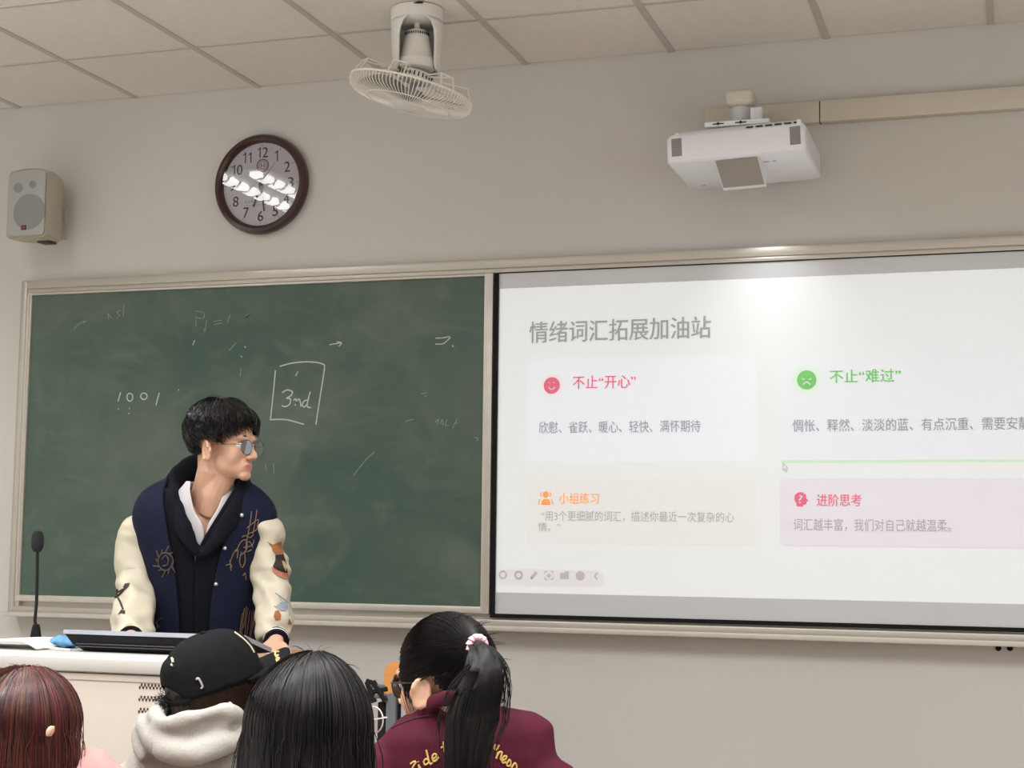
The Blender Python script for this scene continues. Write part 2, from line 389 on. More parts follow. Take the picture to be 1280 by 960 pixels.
for st_ in [cb5([(868, 208), (905, 216), (905, 240), (875, 240)]), cb5([(870, 230), (872, 275)]), cb5([(918, 250), (912, 300), (905, 285)]), cb5([(950, 256), (985, 250)]), cb5([(952, 270), (988, 262)]), cb5([(1025, 222), (1010, 262)]), cb5([(1088, 230), (1112, 222), (1080, 250)]),
    cb5([(330, 290), (352, 266), (382, 254), (372, 262)]), cb5([(480, 220), (484, 246)]), cb5([(482, 222), (498, 242)]), cb5([(536, 206), (520, 214), (532, 228), (520, 240)]), cb5([(552, 176), (548, 236)]), cb5([(1072, 460), (1068, 500)]), cb5([(1050, 350), (1020, 385)]),
    bx([(805, 578), (830, 572)]), bx([(822, 582), (828, 592)]), bx([(868, 705), (882, 690), (876, 718)]), bx([(892, 712), (900, 690), (904, 716)]), bx([(920, 690), (914, 716), (932, 716)]), bx([(950, 712), (970, 706)]), bx([(965, 690), (945, 730)]), bx([(112, 888), (118, 918)]), bx([(150, 886), (151, 930)]), bx([(600, 835), (560, 870), (505, 940)]), bx([(10, 255), (45, 222)]), bx([(735, 700), (770, 690)]), bx([(1040, 770), (1058, 776), (1050, 785)])]: chalk('chalk_trace', [st_], 0.0032, M_chalk2)

# ================================================================== PROJECTION SCREEN with the slide
YS = -0.046
def scr(name, col, e): return mat(name, srgb(206, 207, 210), 0.5, var=0.004, vscale=2, emit=lin(tuple(c / 255 for c in col)), estr=e)  # the projector's light on the screen is put into the emission
M_scr = mat('screen_white', srgb(206, 207, 210), 0.42, var=0.006, vscale=2)
PE = 0.60
screen = thing('projection_screen', 'white projection screen showing a pale slide of Chinese words, right of the green chalk panel', 'projection screen', (3.3, 0, 1.14))
sx0 = at(621.5, 550, YS).x; sx1 = fx1 - 0.05; sz0 = at(900, 774.5, YS).z; sz1 = fz1 - 0.057
sb = MB(); sb.box((sx0, YS, sz0), (sx1, -0.0305, sz1)); sb.build('screen_panel', M_scr, screen, smooth=False)
sb = MB(); sb.box((sx0 - 0.018, YS - 0.010, sz0 - 0.016), (sx0, -0.004, sz1)); sb.box((sx0 - 0.0175, YS - 0.0095, sz0 - 0.0155), (sx1, -0.0045, sz0)); sb.box((sx0, YS - 0.006, sz1 - 0.001), (sx1, -0.004, sz1 + 0.004))
sb.build('edge_seal', M_black, screen, smooth=False)
# the projected picture
px0 = at(622, 550, YS).x + 0.002; pz1 = at(800, 354.2, YS).z; pz0 = at(800, 744.5, YS).z; px1 = sx1 - 0.02
def flat(name, x0, x1, z0, z1, k, m, parent, r=0.0):
    b = MB(); Y = YS - 0.0008 * k
    if r:
        pts = []
        for cx, cz, a0 in ((x1 - r, z0 + r, -PI / 2), (x1 - r, z1 - r, 0), (x0 + r, z1 - r, PI / 2), (x0 + r, z0 + r, PI)):
            pts += [(cx + r * math.cos(a0 + j * PI / 12), cz + r * math.sin(a0 + j * PI / 12)) for j in range(7)]
    else: pts = [(x0, z0), (x1, z0), (x1, z1), (x0, z1)]
    b.add([(x, Y, z) for x, z in pts], [list(range(len(pts)))]); return b.build(name, m, parent, smooth=False, fix=False)
pic = flat('slide_picture', px0, px1, pz0, pz1, 1, scr('slide_white', (232, 238, 236), PE), screen)
def disc(name, px, py, r, k, m, parent=pic, n=28):
    c = at(px, py, YS); b = MB(); Y = YS - 0.0008 * k
    b.add([(c.x + r * math.cos(2 * PI * i / n), Y, c.z + r * math.sin(2 * PI * i / n)) for i in range(n)], [list(range(n))]); return b.build(name, m, parent, smooth=False, fix=False)
def card(name, L, T, R, B, yr, k, m, r=0.018):
    a = at(L, T, YS); c = at(L, B, YS); x1 = R if R < 20 else at(R, yr, YS).x
    return flat(name, a.x, x1, c.z, a.z, k, m, pic, r)
XR = px1 - 0.14
card('slide_card', 659.5, 450.5, 945, 577.5, 510, 2, scr('slide_card_blue', (236, 243, 252), PE * 1.05), 0.012)
card('slide_card', 975, 442, XR, 577, 510, 2, scr('slide_card_mist', (232, 239, 247), PE * 1.0), 0.012)
card('slide_rule', 976, 575.3, XR, 578.6, 577, 3, scr('slide_rule_green', (150, 240, 150), PE * 0.95), 0)
card('slide_card_border', 658.8, 598.5, 945.8, 679, 640, 2, scr('slide_border_yellow', (236, 228, 196), PE * 0.97), 0.022)
card('slide_card', 660, 599.7, 944.7, 677.8, 640, 3, scr('slide_card_cream', (235, 234, 224), PE * 0.98), 0.02)
card('slide_card_border', 975, 598.2, XR, 682.5, 640, 2, scr('slide_border_violet', (216, 186, 226), PE * 0.95), 0.022)
card('slide_card', 976, 599.4, XR - 0.003, 681.4, 640, 3, scr('slide_card_lilac', (228, 214, 232), PE * 0.95), 0.02)
card('slide_toolbar', 621.5, 710.5, 756, 731.5, 720, 2, scr('slide_toolbar_pink', (226, 218, 220), PE * 0.92), 0.03)
S_grey = scr('slide_text_grey', (150, 160, 166), 0.10); S_grey2 = scr('slide_text_slate', (120, 140, 160), 0.08); S_soft = scr('slide_text_soft', (170, 168, 172), 0.16)
S_pink = scr('slide_pink', (230, 60, 100), 0.24); S_green = scr('slide_green', (70, 200, 60), 0.26); S_orange = scr('slide_orange', (255, 150, 60), 0.32); S_icon = scr('slide_icon_grey', (190, 184, 186), 0.22)
for q, c in ((S_pink, (236, 120, 150)), (S_green, (130, 200, 120)), (S_orange, (250, 176, 116)), (S_grey, (176, 178, 180)), (S_grey2, (168, 175, 184)), (S_soft, (190, 188, 190)), (S_icon, (198, 194, 194))):
    e = q.node_tree.nodes['Color Ramp'] if 'Color Ramp' in q.node_tree.nodes else [n for n in q.node_tree.nodes if n.type == 'VALTORGB'][0]
    for el in e.color_ramp.elements: el.color = (*srgb(*c), 1)
def line(name, s, xl, xr, yt, yb, m, bold=0.012, k=5):
    ym = (yt + yb) / 2; a = at(xl, ym, YS); c = at(xr, ym, YS); xm = (xl + xr) / 2
    return text_rect(name, s, a.x, c.x, at(xm, yb, YS).z, at(xm, yt, YS).z, YS - 0.0008 * k, m, pic, bold)
line('slide_title', '情绪词汇拓展加油站', 662, 889, 398.5, 426, S_grey, 0.014)
line('slide_heading', '不止“开心”', 716, 795, 469, 486, S_pink, 0.012)
line('slide_text', '欣慰、雀跃、暖心、轻快、满怀期待', 674, 876, 526, 541, S_grey2, 0.006)
line('slide_heading', '不止“难过”', 1037, 1126, 461.5, 478.5, S_green, 0.012)
line('slide_text', '惆怅、释然、淡淡的蓝、有点沉重、需要安静', 991, 1288, 522.5, 538.5, S_grey2, 0.008)
line('slide_heading', '小组练习', 699, 749, 616, 630, S_orange, 0.012)
line('slide_text', '“用3个更细腻的词汇，描述你最近一次复杂的心', 677, 918, 639, 652.5, S_soft, 0.004)
line('slide_text', '情。”', 673, 701, 653, 664.5, S_soft, 0.004)
line('slide_heading', '进阶思考', 1021, 1077, 617.5, 633, S_pink, 0.014)
line('slide_text', '词汇越丰富，我们对自己就越温柔。', 992, 1189, 648.5, 664.5, S_soft, 0.006)
# slide icons
disc('icon_halo', 690, 482, 0.047, 3, scr('slide_halo_pink', (250, 226, 230), PE)); ic = disc('slide_icon', 690, 482, 0.033, 4, S_pink)
disc('icon_halo', 1008.5, 475, 0.058, 3, scr('slide_halo_green', (206, 244, 206), PE)); ic2 = disc('slide_icon', 1008.5, 475, 0.036, 4, S_green)
def wide(b, pts, w, k):
    q = [at(x, y, YS) for x, y in pts]; q = [(p.x, p.z) for p in q]
    if len(q) > 2: q = [(a.x, a.y) for a in spline([(x, z, 0) for x, z in q], 5)]
    ribbon(b, q, w, YS - 0.0008 * k)
S_line = scr('slide_face_line', (255, 200, 206), 0.42); S_line2 = scr('slide_face_line_green', (206, 250, 206), 0.42)
b = MB(); wide(b, [(686, 484), (690, 487), (694, 484)], 0.004, 6); wide(b, [(686.5, 479), (687.5, 478)], 0.003, 6); wide(b, [(692.5, 478), (693.5, 479)], 0.003, 6); b.build('icon_face', S_line, pic, smooth=False, fix=False)
b = MB(); wide(b, [(1004, 481), (1008.5, 477.5), (1013, 481)], 0.005, 6); wide(b, [(1002.5, 473.5), (1006, 474.5)], 0.004, 6); wide(b, [(1011, 474.5), (1014.5, 473.5)], 0.004, 6); b.build('icon_face', S_line2, pic, smooth=False, fix=False)
disc('slide_icon', 682.5, 618.2, 0.013, 4, S_orange); b = MB()
wide(b, [(677, 630.5), (688, 630.5)], 0.002, 4)
q = [at(x, y, YS) for x, y in [(677, 631), (677.5, 626), (680, 623.5), (685.5, 623.5), (688, 626), (688.3, 631)]]
b.add([(p.x, YS - 0.0008 * 4, p.z) for p in q], [list(range(6))[::-1]])
for sg in (-1, 1):
    wide(b, [(682.5 + sg * 5.5, 615), (682.5 + sg * 6.5, 618), (682.5 + sg * 5, 621)], 0.005, 4); wide(b, [(682.5 + sg * 7, 624), (682.5 + sg * 8.6, 627), (682.5 + sg * 8.6, 631)], 0.005, 4)
b.build('slide_icon', S_orange, pic, smooth=False, fix=False)
b = MB(); q = [at(x, y, YS) for x, y in [(996, 633), (995.5, 629), (993, 625), (993.5, 619), (997.5, 615.5), (1003, 615.2), (1007.5, 618.5), (1008.2, 623), (1010.5, 626), (1008.5, 627.5), (1008, 630.5), (1004.5, 631), (1004, 633.5)]]
b.add([(p.x, YS - 0.0008 * 4, p.z) for p in q], [list(range(len(q)))[::-1]]); b.build('slide_icon', S_pink, pic, smooth=False, fix=False)
line('icon_mark', '?', 998.5, 1003.5, 619, 629, S_line, 0.0, 6)
# toolbar symbols
b = MB(); wide(b, oval(629, 718.5, 4, 4.5), 0.007, 4); wide(b, [(629, 714.5), (629, 712.8)], 0.004, 4)
wide(b, oval(648.5, 718.8, 4.2, 4.4), 0.009, 4); b.build('toolbar_icon', S_icon, pic, smooth=False, fix=False)
b = MB(); wide(b, [(664, 723), (671, 715)], 0.012, 4); wide(b, [(663.5, 723.5), (666, 722)], 0.005, 4); b.build('toolbar_icon', S_icon, pic, smooth=False, fix=False)
b = MB()
for sx in (-1, 1):
    for sy in (-1, 1): wide(b, [(686.5 + sx * 5, 719.3 + sy * 1.8), (686.5 + sx * 5, 719.3 + sy * 5)], 0.004, 4); wide(b, [(686.5 + sx * 1.8, 719.3 + sy * 5), (686.5 + sx * 5, 719.3 + sy * 5)], 0.004, 4)
wide(b, oval(686.5, 719.3, 1.5, 1.5), 0.006, 4); b.build('toolbar_icon', S_icon, pic, smooth=False, fix=False)
b = MB(); wide(b, [(700.5, 720), (711.5, 720)], 0.024, 4); wide(b, [(706, 715.2), (711.5, 715.2)], 0.005, 4); b.build('toolbar_icon', S_icon, pic, smooth=False, fix=False)
disc('toolbar_icon', 725.5, 719.8, 0.018, 4, S_icon)
b = MB(); wide(b, [(747, 716), (743.5, 720.3)], 0.006, 4); wide(b, [(743.5, 720.3), (747, 724.5)], 0.006, 4); b.build('toolbar_icon', S_icon, pic, smooth=False, fix=False)
b = MB(); S_cur = scr('slide_cursor_grey', (90, 96, 100), 0.05)
for st in ([(979, 579), (979, 588)], [(979, 588), (981, 586.3)], [(981, 586.3), (982.6, 589.8)], [(982.6, 589.8), (984, 589)], [(984, 589), (982.6, 585.8)], [(982.6, 585.8), (985, 585.3)], [(985, 585.3), (979, 579)]): wide(b, st, 0.0026, 5)
b.build('mouse_pointer', S_cur, pic, smooth=False, fix=False)

# two small holes in the wall below the tray
for i, (px, lab) in enumerate(((1248, 'small dark wall hole below the tray, the left one of the pair'), (1262.5, 'small dark wall hole below the tray, the right one of the pair'))):
    c = at(px, 810, 0); b = MB(); M_ = Matrix.Translation((c.x, 0, c.z)) @ Matrix.Rotation(PI / 2, 4, 'X')
    b.lathe([(0.010, 0.0), (0.0105, 0.004), (0.007, 0.004), (0.006, 0.001)], M_, 16)
    tag(b.build('wall_plug', M_black), lab, 'wall plug', 'wall plugs under the tray')
# ================================================================== TRUNKING
M_cream = mat('cream_plastic', srgb(206, 198, 184), 0.45, var=0.02)
tr = thing('cable_trunking', 'cream plastic cable trunking running along the wall right of the projector', 'cable trunking', (4.0, 0, 3.03))
YT = -0.045
tz1 = at(1152, 116.5, YT).z; tz0 = tz1 - 0.082; xj = at(1024.5, 140, YT).x; xa = at(884, 140, -0.0).x
b = MB(); b.bbox((xa, YT, tz0), (xj - 0.0015, 0.0, tz1), 0.003); b.build('trunking_cover', M_cream, tr)
b = MB(); b.bbox((xj + 0.0015, YT, tz0), (5.6, 0.0, tz1), 0.003); b.build('trunking_cover', M_cream, tr)
b = MB(); b.box((xj - 0.002, YT + 0.002, tz0 + 0.001), (xj + 0.002, -0.001, tz1 - 0.001)); b.build('joint', M_gap, tr)
# ================================================================== CLOCK
M_rim = mat('clock_rim_brown', srgb(58, 30, 26), 0.28, var=0.15, vscale=10, coat=0.3)
M_face = mat('clock_face_white', srgb(205, 200, 204), 0.5, var=0.01)
M_ink = mat('clock_ink', srgb(40, 38, 40), 0.5)
cc = at(323, 228.5, -0.05); CX, CZ = cc.x, cc.z; RO = 0.216
ck = thing('wall_clock', 'round brown-rimmed wall clock with white dial above the chalkboard', 'clock', (CX, 0, CZ))
MC = Matrix.Translation((CX, 0, CZ)) @ Matrix.Rotation(PI / 2, 4, 'X')     # local z points out of the wall
b = MB(); b.lathe([(RO * 0.8, 0.002), (RO * 0.97, 0.002), (RO, 0.012), (RO * 0.995, 0.032), (RO * 0.96, 0.046), (RO * 0.9, 0.049), (RO * 0.855, 0.042), (RO * 0.83, 0.032), (RO * 0.825, 0.02)], MC, 72, cap=False); b.build('rim', M_rim, ck)
RF = RO * 0.83
b = MB(); b.lathe([(RF, 0.01), (RF, 0.022)], MC, 72); dial = b.build('dial', M_face, ck)
YD = -0.0226
for h in range(1, 13):
    a = h * PI / 6; x = CX + RF * 0.765 * math.sin(a); z = CZ + RF * 0.765 * math.cos(a)
    w = 0.0 if h < 10 else 0.034
    for q_, ch_ in enumerate(str(h)):
        cw = 0.0075 if ch_ == '1' else 0.0135; cx_ = x + (0 if h < 10 else (-0.013 if q_ == 0 else 0.0145 if h != 11 else 0.013))
        if ch_ == '1':
            b = MB(); ribbon(b, [(cx_ + 0.003, z - 0.0225), (cx_ + 0.003, z + 0.0225)], 0.0056, YD); ribbon(b, [(cx_ + 0.002, z + 0.0205), (cx_ - 0.009, z + 0.0105)], 0.0045, YD); b.build('numeral', M_ink, dial, smooth=False, fix=False)
        else: text_rect('numeral', ch_, cx_ - cw, cx_ + cw, z - 0.0225, z + 0.0225, YD, M_ink, dial, 0.012)
b = MB()
for k in range(60):
    a = k * PI / 30; L = 0.010 if k % 5 == 0 else 0.005; wv = 0.0022 if k % 5 == 0 else 0.0009
    s, c = math.sin(a), math.cos(a)
    ribbon(b, [(CX + (RF * 0.965 - L) * s, CZ + (RF * 0.965 - L) * c), (CX + RF * 0.965 * s, CZ + RF * 0.965 * c)], wv, YD)
b.build('minute_marks', M_ink, dial, smooth=False, fix=False)
M_emb = mat('clock_emblem_purple', srgb(120, 96, 112), 0.6)
b = MB(); ex, ez = CX + 0.004, CZ + RF * 0.45
for rr, ww in ((0.026, 0.007), (0.017, 0.003)): ribbon(b, [(ex + rr * math.sin(2 * PI * k / 24), ez + rr * math.cos(2 * PI * k / 24)) for k in range(25)], ww, YD)
for dx in (-0.007, 0.007): ribbon(b, [(ex + dx, ez - 0.010), (ex + dx, ez + 0.010)], 0.0035, YD)
ribbon(b, [(ex - 0.008, ez), (ex + 0.008, ez)], 0.0035, YD); b.build('emblem', M_emb, dial, smooth=False, fix=False)
b = MB(); rnd = random.Random(4); zt = CZ - RF * 0.40                       # row of small characters, too small to read
for k in range(11):
    x = CX - 0.072 + k * 0.0145
    for _ in range(3): z = zt + rnd.uniform(-0.004, 0.004); ribbon(b, [(x - 0.0035, z), (x + 0.0035, z + rnd.uniform(-0.001, 0.001))], 0.0014, YD)
    xx = x + rnd.uniform(-0.002, 0.002); ribbon(b, [(xx, zt - 0.005), (xx, zt + 0.005)], 0.0014, YD)
ribbon(b, [(CX - 0.073, zt - 0.0165), (CX + 0.073, zt - 0.0165)], 0.0011, YD); b.build('dial_lettering', mat('clock_ink_grey', srgb(120, 114, 120), 0.6), dial, smooth=False, fix=False)
def hand(name, px, py, w, y, tail=0.02):
    p = at(px, py, -0.028); d = V((p.x - CX, p.z - CZ)); L = d.length; d.normalize(); n = V((-d.y, d.x)); b = MB()
    q = [V((CX, CZ)) - d * tail + n * w * 0.4, V((CX, CZ)) - d * tail - n * w * 0.4, V((CX, CZ)) - n * w * 0.55, V((CX, CZ)) + d * L - n * w * 0.3, V((CX, CZ)) + d * L + n * w * 0.3, V((CX, CZ)) + n * w * 0.55]
    b.prism([(v.x, y, v.y) for v in q], (0, 0.0012, 0)); b.build(name, M_ink, ck, smooth=False)
hand('hour_hand', 316.2, 258.5, 0.011, -0.026); hand('minute_hand', 330, 264, 0.008, -0.029); hand('second_hand', 344, 203, 0.0016, -0.031, 0.045)
b = MB(); b.lathe([(0.008, 0.024), (0.008, 0.033), (0.005, 0.034)], MC, 20); b.build('hub', M_ink, ck)
def glass_mat():
    m = bpy.data.materials.new('clock_glass'); m.use_nodes = True; nt = m.node_tree; nt.nodes.clear()
    o = nt.nodes.new('ShaderNodeOutputMaterial'); mx = nt.nodes.new('ShaderNodeMixShader'); t = nt.nodes.new('ShaderNodeBsdfTransparent'); g = nt.nodes.new('ShaderNodeBsdfGlossy'); f = nt.nodes.new('ShaderNodeFresnel')
    g.inputs['Roughness'].default_value = 0.012; f.inputs['IOR'].default_value = 1.52
    n = nt.nodes.new('ShaderNodeTexNoise'); n.inputs['Scale'].default_value = 9; bp = nt.nodes.new('ShaderNodeBump'); bp.inputs['Strength'].default_value = 0.02; bp.inputs['Distance'].default_value = 0.002
    nt.links.new(n.outputs['Fac'], bp.inputs['Height']); nt.links.new(bp.outputs['Normal'], g.inputs['Normal'])
    nt.links.new(f.outputs[0], mx.inputs[0]); nt.links.new(t.outputs[0], mx.inputs[1]); nt.links.new(g.outputs[0], mx.inputs[2]); nt.links.new(mx.outputs[0], o.inputs[0]); return m
M_glass = glass_mat()
b = MB(); b.add([MC @ V((RF * math.cos(2 * PI * k / 64), RF * math.sin(2 * PI * k / 64), 0.036)) for k in range(64)], [list(range(64))]); b.build('glass', M_glass, ck, smooth=False, fix=False)

# ================================================================== CEILING LIGHT mirrored in the clock glass
M_lampw = mat('lamp_housing_white', srgb(230, 228, 222), 0.4)
M_tube = mat('lamp_tube', (1, 1, 1), 0.4, emit=(0.98, 0.985, 0.99), estr=30.0)
lt = thing('ceiling_light', 'white louvred double-tube ceiling light seen mirrored in the clock glass', 'ceiling light', (0.42, -1.93, CEIL))
lx0, lx1, ly0, ly1 = 0.23, 0.61, -2.56, -1.32
b = MB(); b.box((lx0, ly0, CEIL - 0.024), (lx1, ly1, CEIL - 0.0005)); b.box((0.414, ly0, CEIL - 0.034), (0.426, ly1, CEIL - 0.02)); b.build('housing', M_lampw, lt, smooth=False)
for x in (0.315, 0.525):
    b = MB(); b.bbox((x - 0.036, ly0 + 0.03, CEIL - 0.060), (x + 0.036, ly1 - 0.03, CEIL - 0.026), 0.014, seg=3); b.build('tube', M_tube, lt)
for k in range(10):
    y = ly0 + 0.07 + k * 0.1225; b = MB()
    for xc in (0.315, 0.525): b.prism([V((xc - 0.07, y, CEIL - 0.026)), V((xc + 0.07, y, CEIL - 0.026)), V((xc + 0.03, y, CEIL - 0.067)), V((xc - 0.03, y, CEIL - 0.067))], (0, 0.006, 0))
    b.build('louvre', M_lampw, lt, smooth=False)
# ================================================================== LOUDSPEAKER
M_spk = mat('speaker_cabinet_cream', srgb(196, 188, 170), 0.5, var=0.02, bump=0.1, bscale=300)
M_gril = mat('speaker_grille_grey', srgb(172, 172, 166), 0.55, var=0.03, vscale=200, bump=0.3, bscale=900)
M_cone = mat('speaker_cone_grey', srgb(140, 140, 138), 0.6)
YK = -0.235; p00 = at(11.5, 215, YK); p11 = at(57, 295.5, YK); KX0, KX1, KZ0, KZ1 = p00.x, p11.x, p11.z, p00.z
kxm = (KX0 + KX1) / 2
sp = thing('wall_speaker', 'cream loudspeaker with grey grille mounted high on the wall left of the clock', 'loudspeaker', (kxm, -0.1, KZ0))
def spk_ring(y, ins, dz=0.0):
    w = (KX1 - KX0) / 2 - ins; out = []; r = 0.012
    top = KZ1 - dz; bot = KZ0 + dz
    pts = [(kxm - w + r, bot), (kxm + w - r, bot), (kxm + w, bot + r), (kxm + w, top - r), (kxm + w - r, top)]
    pts += [(kxm + w * (1 - 2 * k / 8) * 0.93, top + 0.010 * math.sin(PI * k / 8)) for k in range(1, 8)]
    pts += [(kxm - w + r, top), (kxm - w, top - r), (kxm - w, bot + r)]
    return [V((x, y, z)) for x, z in pts]
b = MB(); b.loft([spk_ring(YK + 0.006, 0.004, 0.004), spk_ring(YK, 0.0), spk_ring(YK + 0.03, -0.002), spk_ring(YK + 0.09, 0.004), spk_ring(YK + 0.15, 0.028, 0.006), spk_ring(YK + 0.165, 0.035, 0.01)]); b.build('cabinet', M_spk, sp)
b = MB(); b.loft([spk_ring(YK + 0.004, 0.008, 0.008), spk_ring(YK - 0.004, 0.008, 0.008), spk_ring(YK - 0.006, 0.012, 0.012)]); gr = b.build('grille', M_gril, sp)
MK = lambda x, z, y: Matrix.Translation((x, y, z)) @ Matrix.Rotation(PI / 2, 4, 'X')
c = at(37.5, 265, YK); b = MB(); b.lathe([(0.078, 0.0), (0.078, 0.0015), (0.070, 0.002), (0.0, 0.0012)], MK(c.x, c.z, YK - 0.006), 40, cap=False); b.build('woofer', M_cone, sp)
c = at(42, 231, YK); b = MB(); b.lathe([(0.017, 0.0), (0.017, 0.002), (0.010, 0.003), (0.008, 0.001), (0.0, 0.001)], MK(c.x, c.z, YK - 0.006), 28, cap=False); b.build('tweeter', M_cone, sp)
c = at(24, 235, YK); b = MB(); b.lathe([(0.022, 0.0), (0.022, 0.0012), (0.0, 0.0008)], MK(c.x, c.z, YK - 0.006), 28, cap=False); b.build('port', M_cone, sp)
c = at(31, 285, YK); b = MB(); b.bbox((c.x - 0.013, YK - 0.0095, c.z - 0.010), (c.x + 0.013, YK - 0.006, c.z + 0.010), 0.001); bd = b.build('badge', mat('badge_black', srgb(58, 36, 34), 0.4), sp)
b = MB(); b.box((c.x - 0.009, YK - 0.0102, c.z - 0.001), (c.x + 0.009, YK - 0.0094, c.z + 0.004)); b.box((c.x - 0.006, YK - 0.0102, c.z - 0.006), (c.x + 0.006, YK - 0.0094, c.z - 0.003)); b.build('badge_lettering', mat('badge_red', srgb(150, 80, 74), 0.5), bd, smooth=False)
b = MB(); b.bbox((kxm - 0.03, YK + 0.16, KZ0 + 0.06), (kxm + 0.03, -0.012, KZ0 + 0.12), 0.004); b.bbox((kxm - 0.045, -0.014, KZ0 + 0.03), (kxm + 0.045, 0.0, KZ0 + 0.17), 0.003)
b.build('bracket', M_spk, sp)
b = MB(); b.bbox((kxm + 0.0, YK + 0.08, KZ0 - 0.008), (kxm + 0.06, YK + 0.14, KZ0 + 0.002), 0.002); b.build('terminal_plate', mat('dark_plastic', (0.03, 0.03, 0.03), 0.5), sp)

# ================================================================== ORBIT FAN on the ceiling
M_fan = mat('fan_white', srgb(232, 230, 225), 0.35, var=0.015)
M_fanw = mat('fan_wire', srgb(240, 236, 226), 0.35, var=0.02)
M_fang = mat('fan_blade_grey', srgb(150, 150, 146), 0.45)
FX, FY = 2.213, -0.73
fan = thing('ceiling_fan', 'white caged orbit fan hanging from the ceiling near the front wall', 'fan', (FX, FY, CEIL))
def fcirc(r, z, n=40, sx=1.0, sy=1.0, cx=0.0, cy=0.0): return [V((FX + cx + r * sx * math.cos(2 * PI * k / n), FY + cy + r * sy * math.sin(2 * PI * k / n), z)) for k in range(n)]
vdir = (V((CAM.x - FX, CAM.y - FY, 0))).normalized(); va = math.atan2(vdir.y, vdir.x)
# housing: bucket shaped yoke, open towards the room
H0 = 0.235
def arc(r, z, half, n=28): return [V((FX + r * math.cos(va + half + (2 * PI - 2 * half) * k / (n - 1)), FY + r * math.sin(va + half + (2 * PI - 2 * half) * k / (n - 1)), z)) for k in range(n)]
b = MB(); b.lathe([(0.096, CEIL - 0.0005), (0.097, CEIL - 0.010), (0.096, CEIL - 0.045), (0.088, CEIL - 0.050)], Matrix.Translation((FX, FY, 0)), 40)
b.build('ceiling_cap', M_fan, fan)
b = MB(); rr = []
for (z, r, h) in ((CEIL - 0.046, 0.0955, 0.30), (CEIL - 0.060, 0.095, 0.55), (CEIL - 0.085, 0.094, 0.72), (CEIL - 0.12, 0.0925, 0.80), (CEIL - 0.17, 0.089, 0.84), (CEIL - 0.215, 0.085, 0.90), (CEIL - 0.235, 0.083, 1.1)): rr.append(arc(r, z, h))
b.loft(rr, cap=False, wrap=False); yk = b.build('yoke', M_fan, fan); solid(yk, 0.006, -1)
b = MB(); b.lathe([(0.010, CEIL - 0.05), (0.012, CEIL - 0.075), (0.034, CEIL - 0.078), (0.042, CEIL - 0.086), (0.048, CEIL - 0.12), (0.060, CEIL - 0.175), (0.064, CEIL - 0.187), (0.070, CEIL - 0.189), (0.071, CEIL - 0.215), (0.066, CEIL - 0.222), (0.03, CEIL - 0.226)], Matrix.Translation((FX, FY, 0)), 40); mo = b.build('motor', M_fan, fan)
b = MB()
for k in range(14):
    a = va - 1.2 + 2.4 * k / 13
    for r, z, h, tl in ((0.0435, CEIL - 0.094, 0.010, 0.003),): b.tube([V((FX + r * math.cos(a), FY + r * math.sin(a), z + h / 2)), V((FX + (r + tl) * math.cos(a), FY + (r + tl) * math.sin(a), z - h / 2))], 0.002, 5)
b.build('vent_slots', M_gap, mo)
# tilted head
TILT = Matrix.Translation((FX, FY, CEIL - 0.228)) @ Matrix.Rotation(math.radians(13.5), 4, V((-FH.x * 1.0, -FH.y * 1.0, 0)).normalized() * -1) @ Matrix.Rotation(math.radians(3), 4, RH)
def T(x, y, z): return TILT @ V((x, y, z))
b = MB(); b.lathe([(0.05, 0.0), (0.063, -0.006), (0.066, -0.028), (0.058, -0.04), (0.03, -0.045)], TILT, 36); hd = b.build('motor_head', M_fan, fan)
b = MB()
for k in range(26):
    a = 2 * PI * k / 26; b.tube([T(0.0655 * math.cos(a), 0.0655 * math.sin(a), -0.012), T(0.0665 * math.cos(a), 0.0665 * math.sin(a), -0.028)], 0.0022, 5)
b.build('vent_slots', M_gap, hd)
RG = 0.226
b = MB()                                           # upper guard: bent wire hoops rising over the rim
for k in range(7):
    a = 2 * PI * k / 7 + 0.35; da = 0.13
    pts = []
    for (r, z, s) in ((0.06, -0.02, -1), (0.20, -0.022, -1), (RG * 0.985, -0.072, -1),): pts.append(T(r * math.cos(a + s * da * (0.6 if r < 0.1 else 1)), r * math.sin(a + s * da), z))
    b.tube(pts, 0.003, 6)
    pts = [T(r * math.cos(a + da), r * math.sin(a + da), z) for (r, z) in ((0.06, -0.02), (0.20, -0.022), (RG * 0.985, -0.072))]
    b.tube(pts, 0.003, 6)
    b.tube([T(0.20 * math.cos(a - da), 0.20 * math.sin(a - da), -0.022), T(0.20 * math.cos(a + da), 0.20 * math.sin(a + da), -0.022)], 0.003, 6)
b.build('rear_guard', M_fanw, fan)
b = MB()                                           # front grille: rim ring, radial wires, ring, centre cap
b.tube([T(RG * math.cos(2 * PI * k / 60), RG * math.sin(2 * PI * k / 60), -0.072) for k in range(60)], 0.0042, 8, closed=True)
b.tube([T(0.155 * math.cos(2 * PI * k / 60), 0.155 * math.sin(2 * PI * k / 60), -0.123) for k in range(60)], 0.0022, 6, closed=True)
b.build('rim_ring', M_fanw, fan)
b = MB()
for k in range(96):
    a = 2 * PI * k / 96; ca, sa = math.cos(a), math.sin(a)
    prof = [(RG, -0.072), (RG * 1.005, -0.082), (RG * 0.99, -0.098), (RG * 0.93, -0.110), (0.18, -0.118), (0.155, -0.122), (0.10, -0.127), (0.06, -0.129)]
    b.tube([T(r * ca, r * sa, z) for r, z in prof], 0.0018, 4, cap=False)
g_ = b.build('front_grille', M_fanw, fan); g_['kind'] = 'stuff'
b = MB(); b.lathe([(0.066, -0.124), (0.067, -0.132), (0.05, -0.139), (0.0, -0.142)], TILT, 36, cap=False); b.build('centre_cap', M_fan, fan)
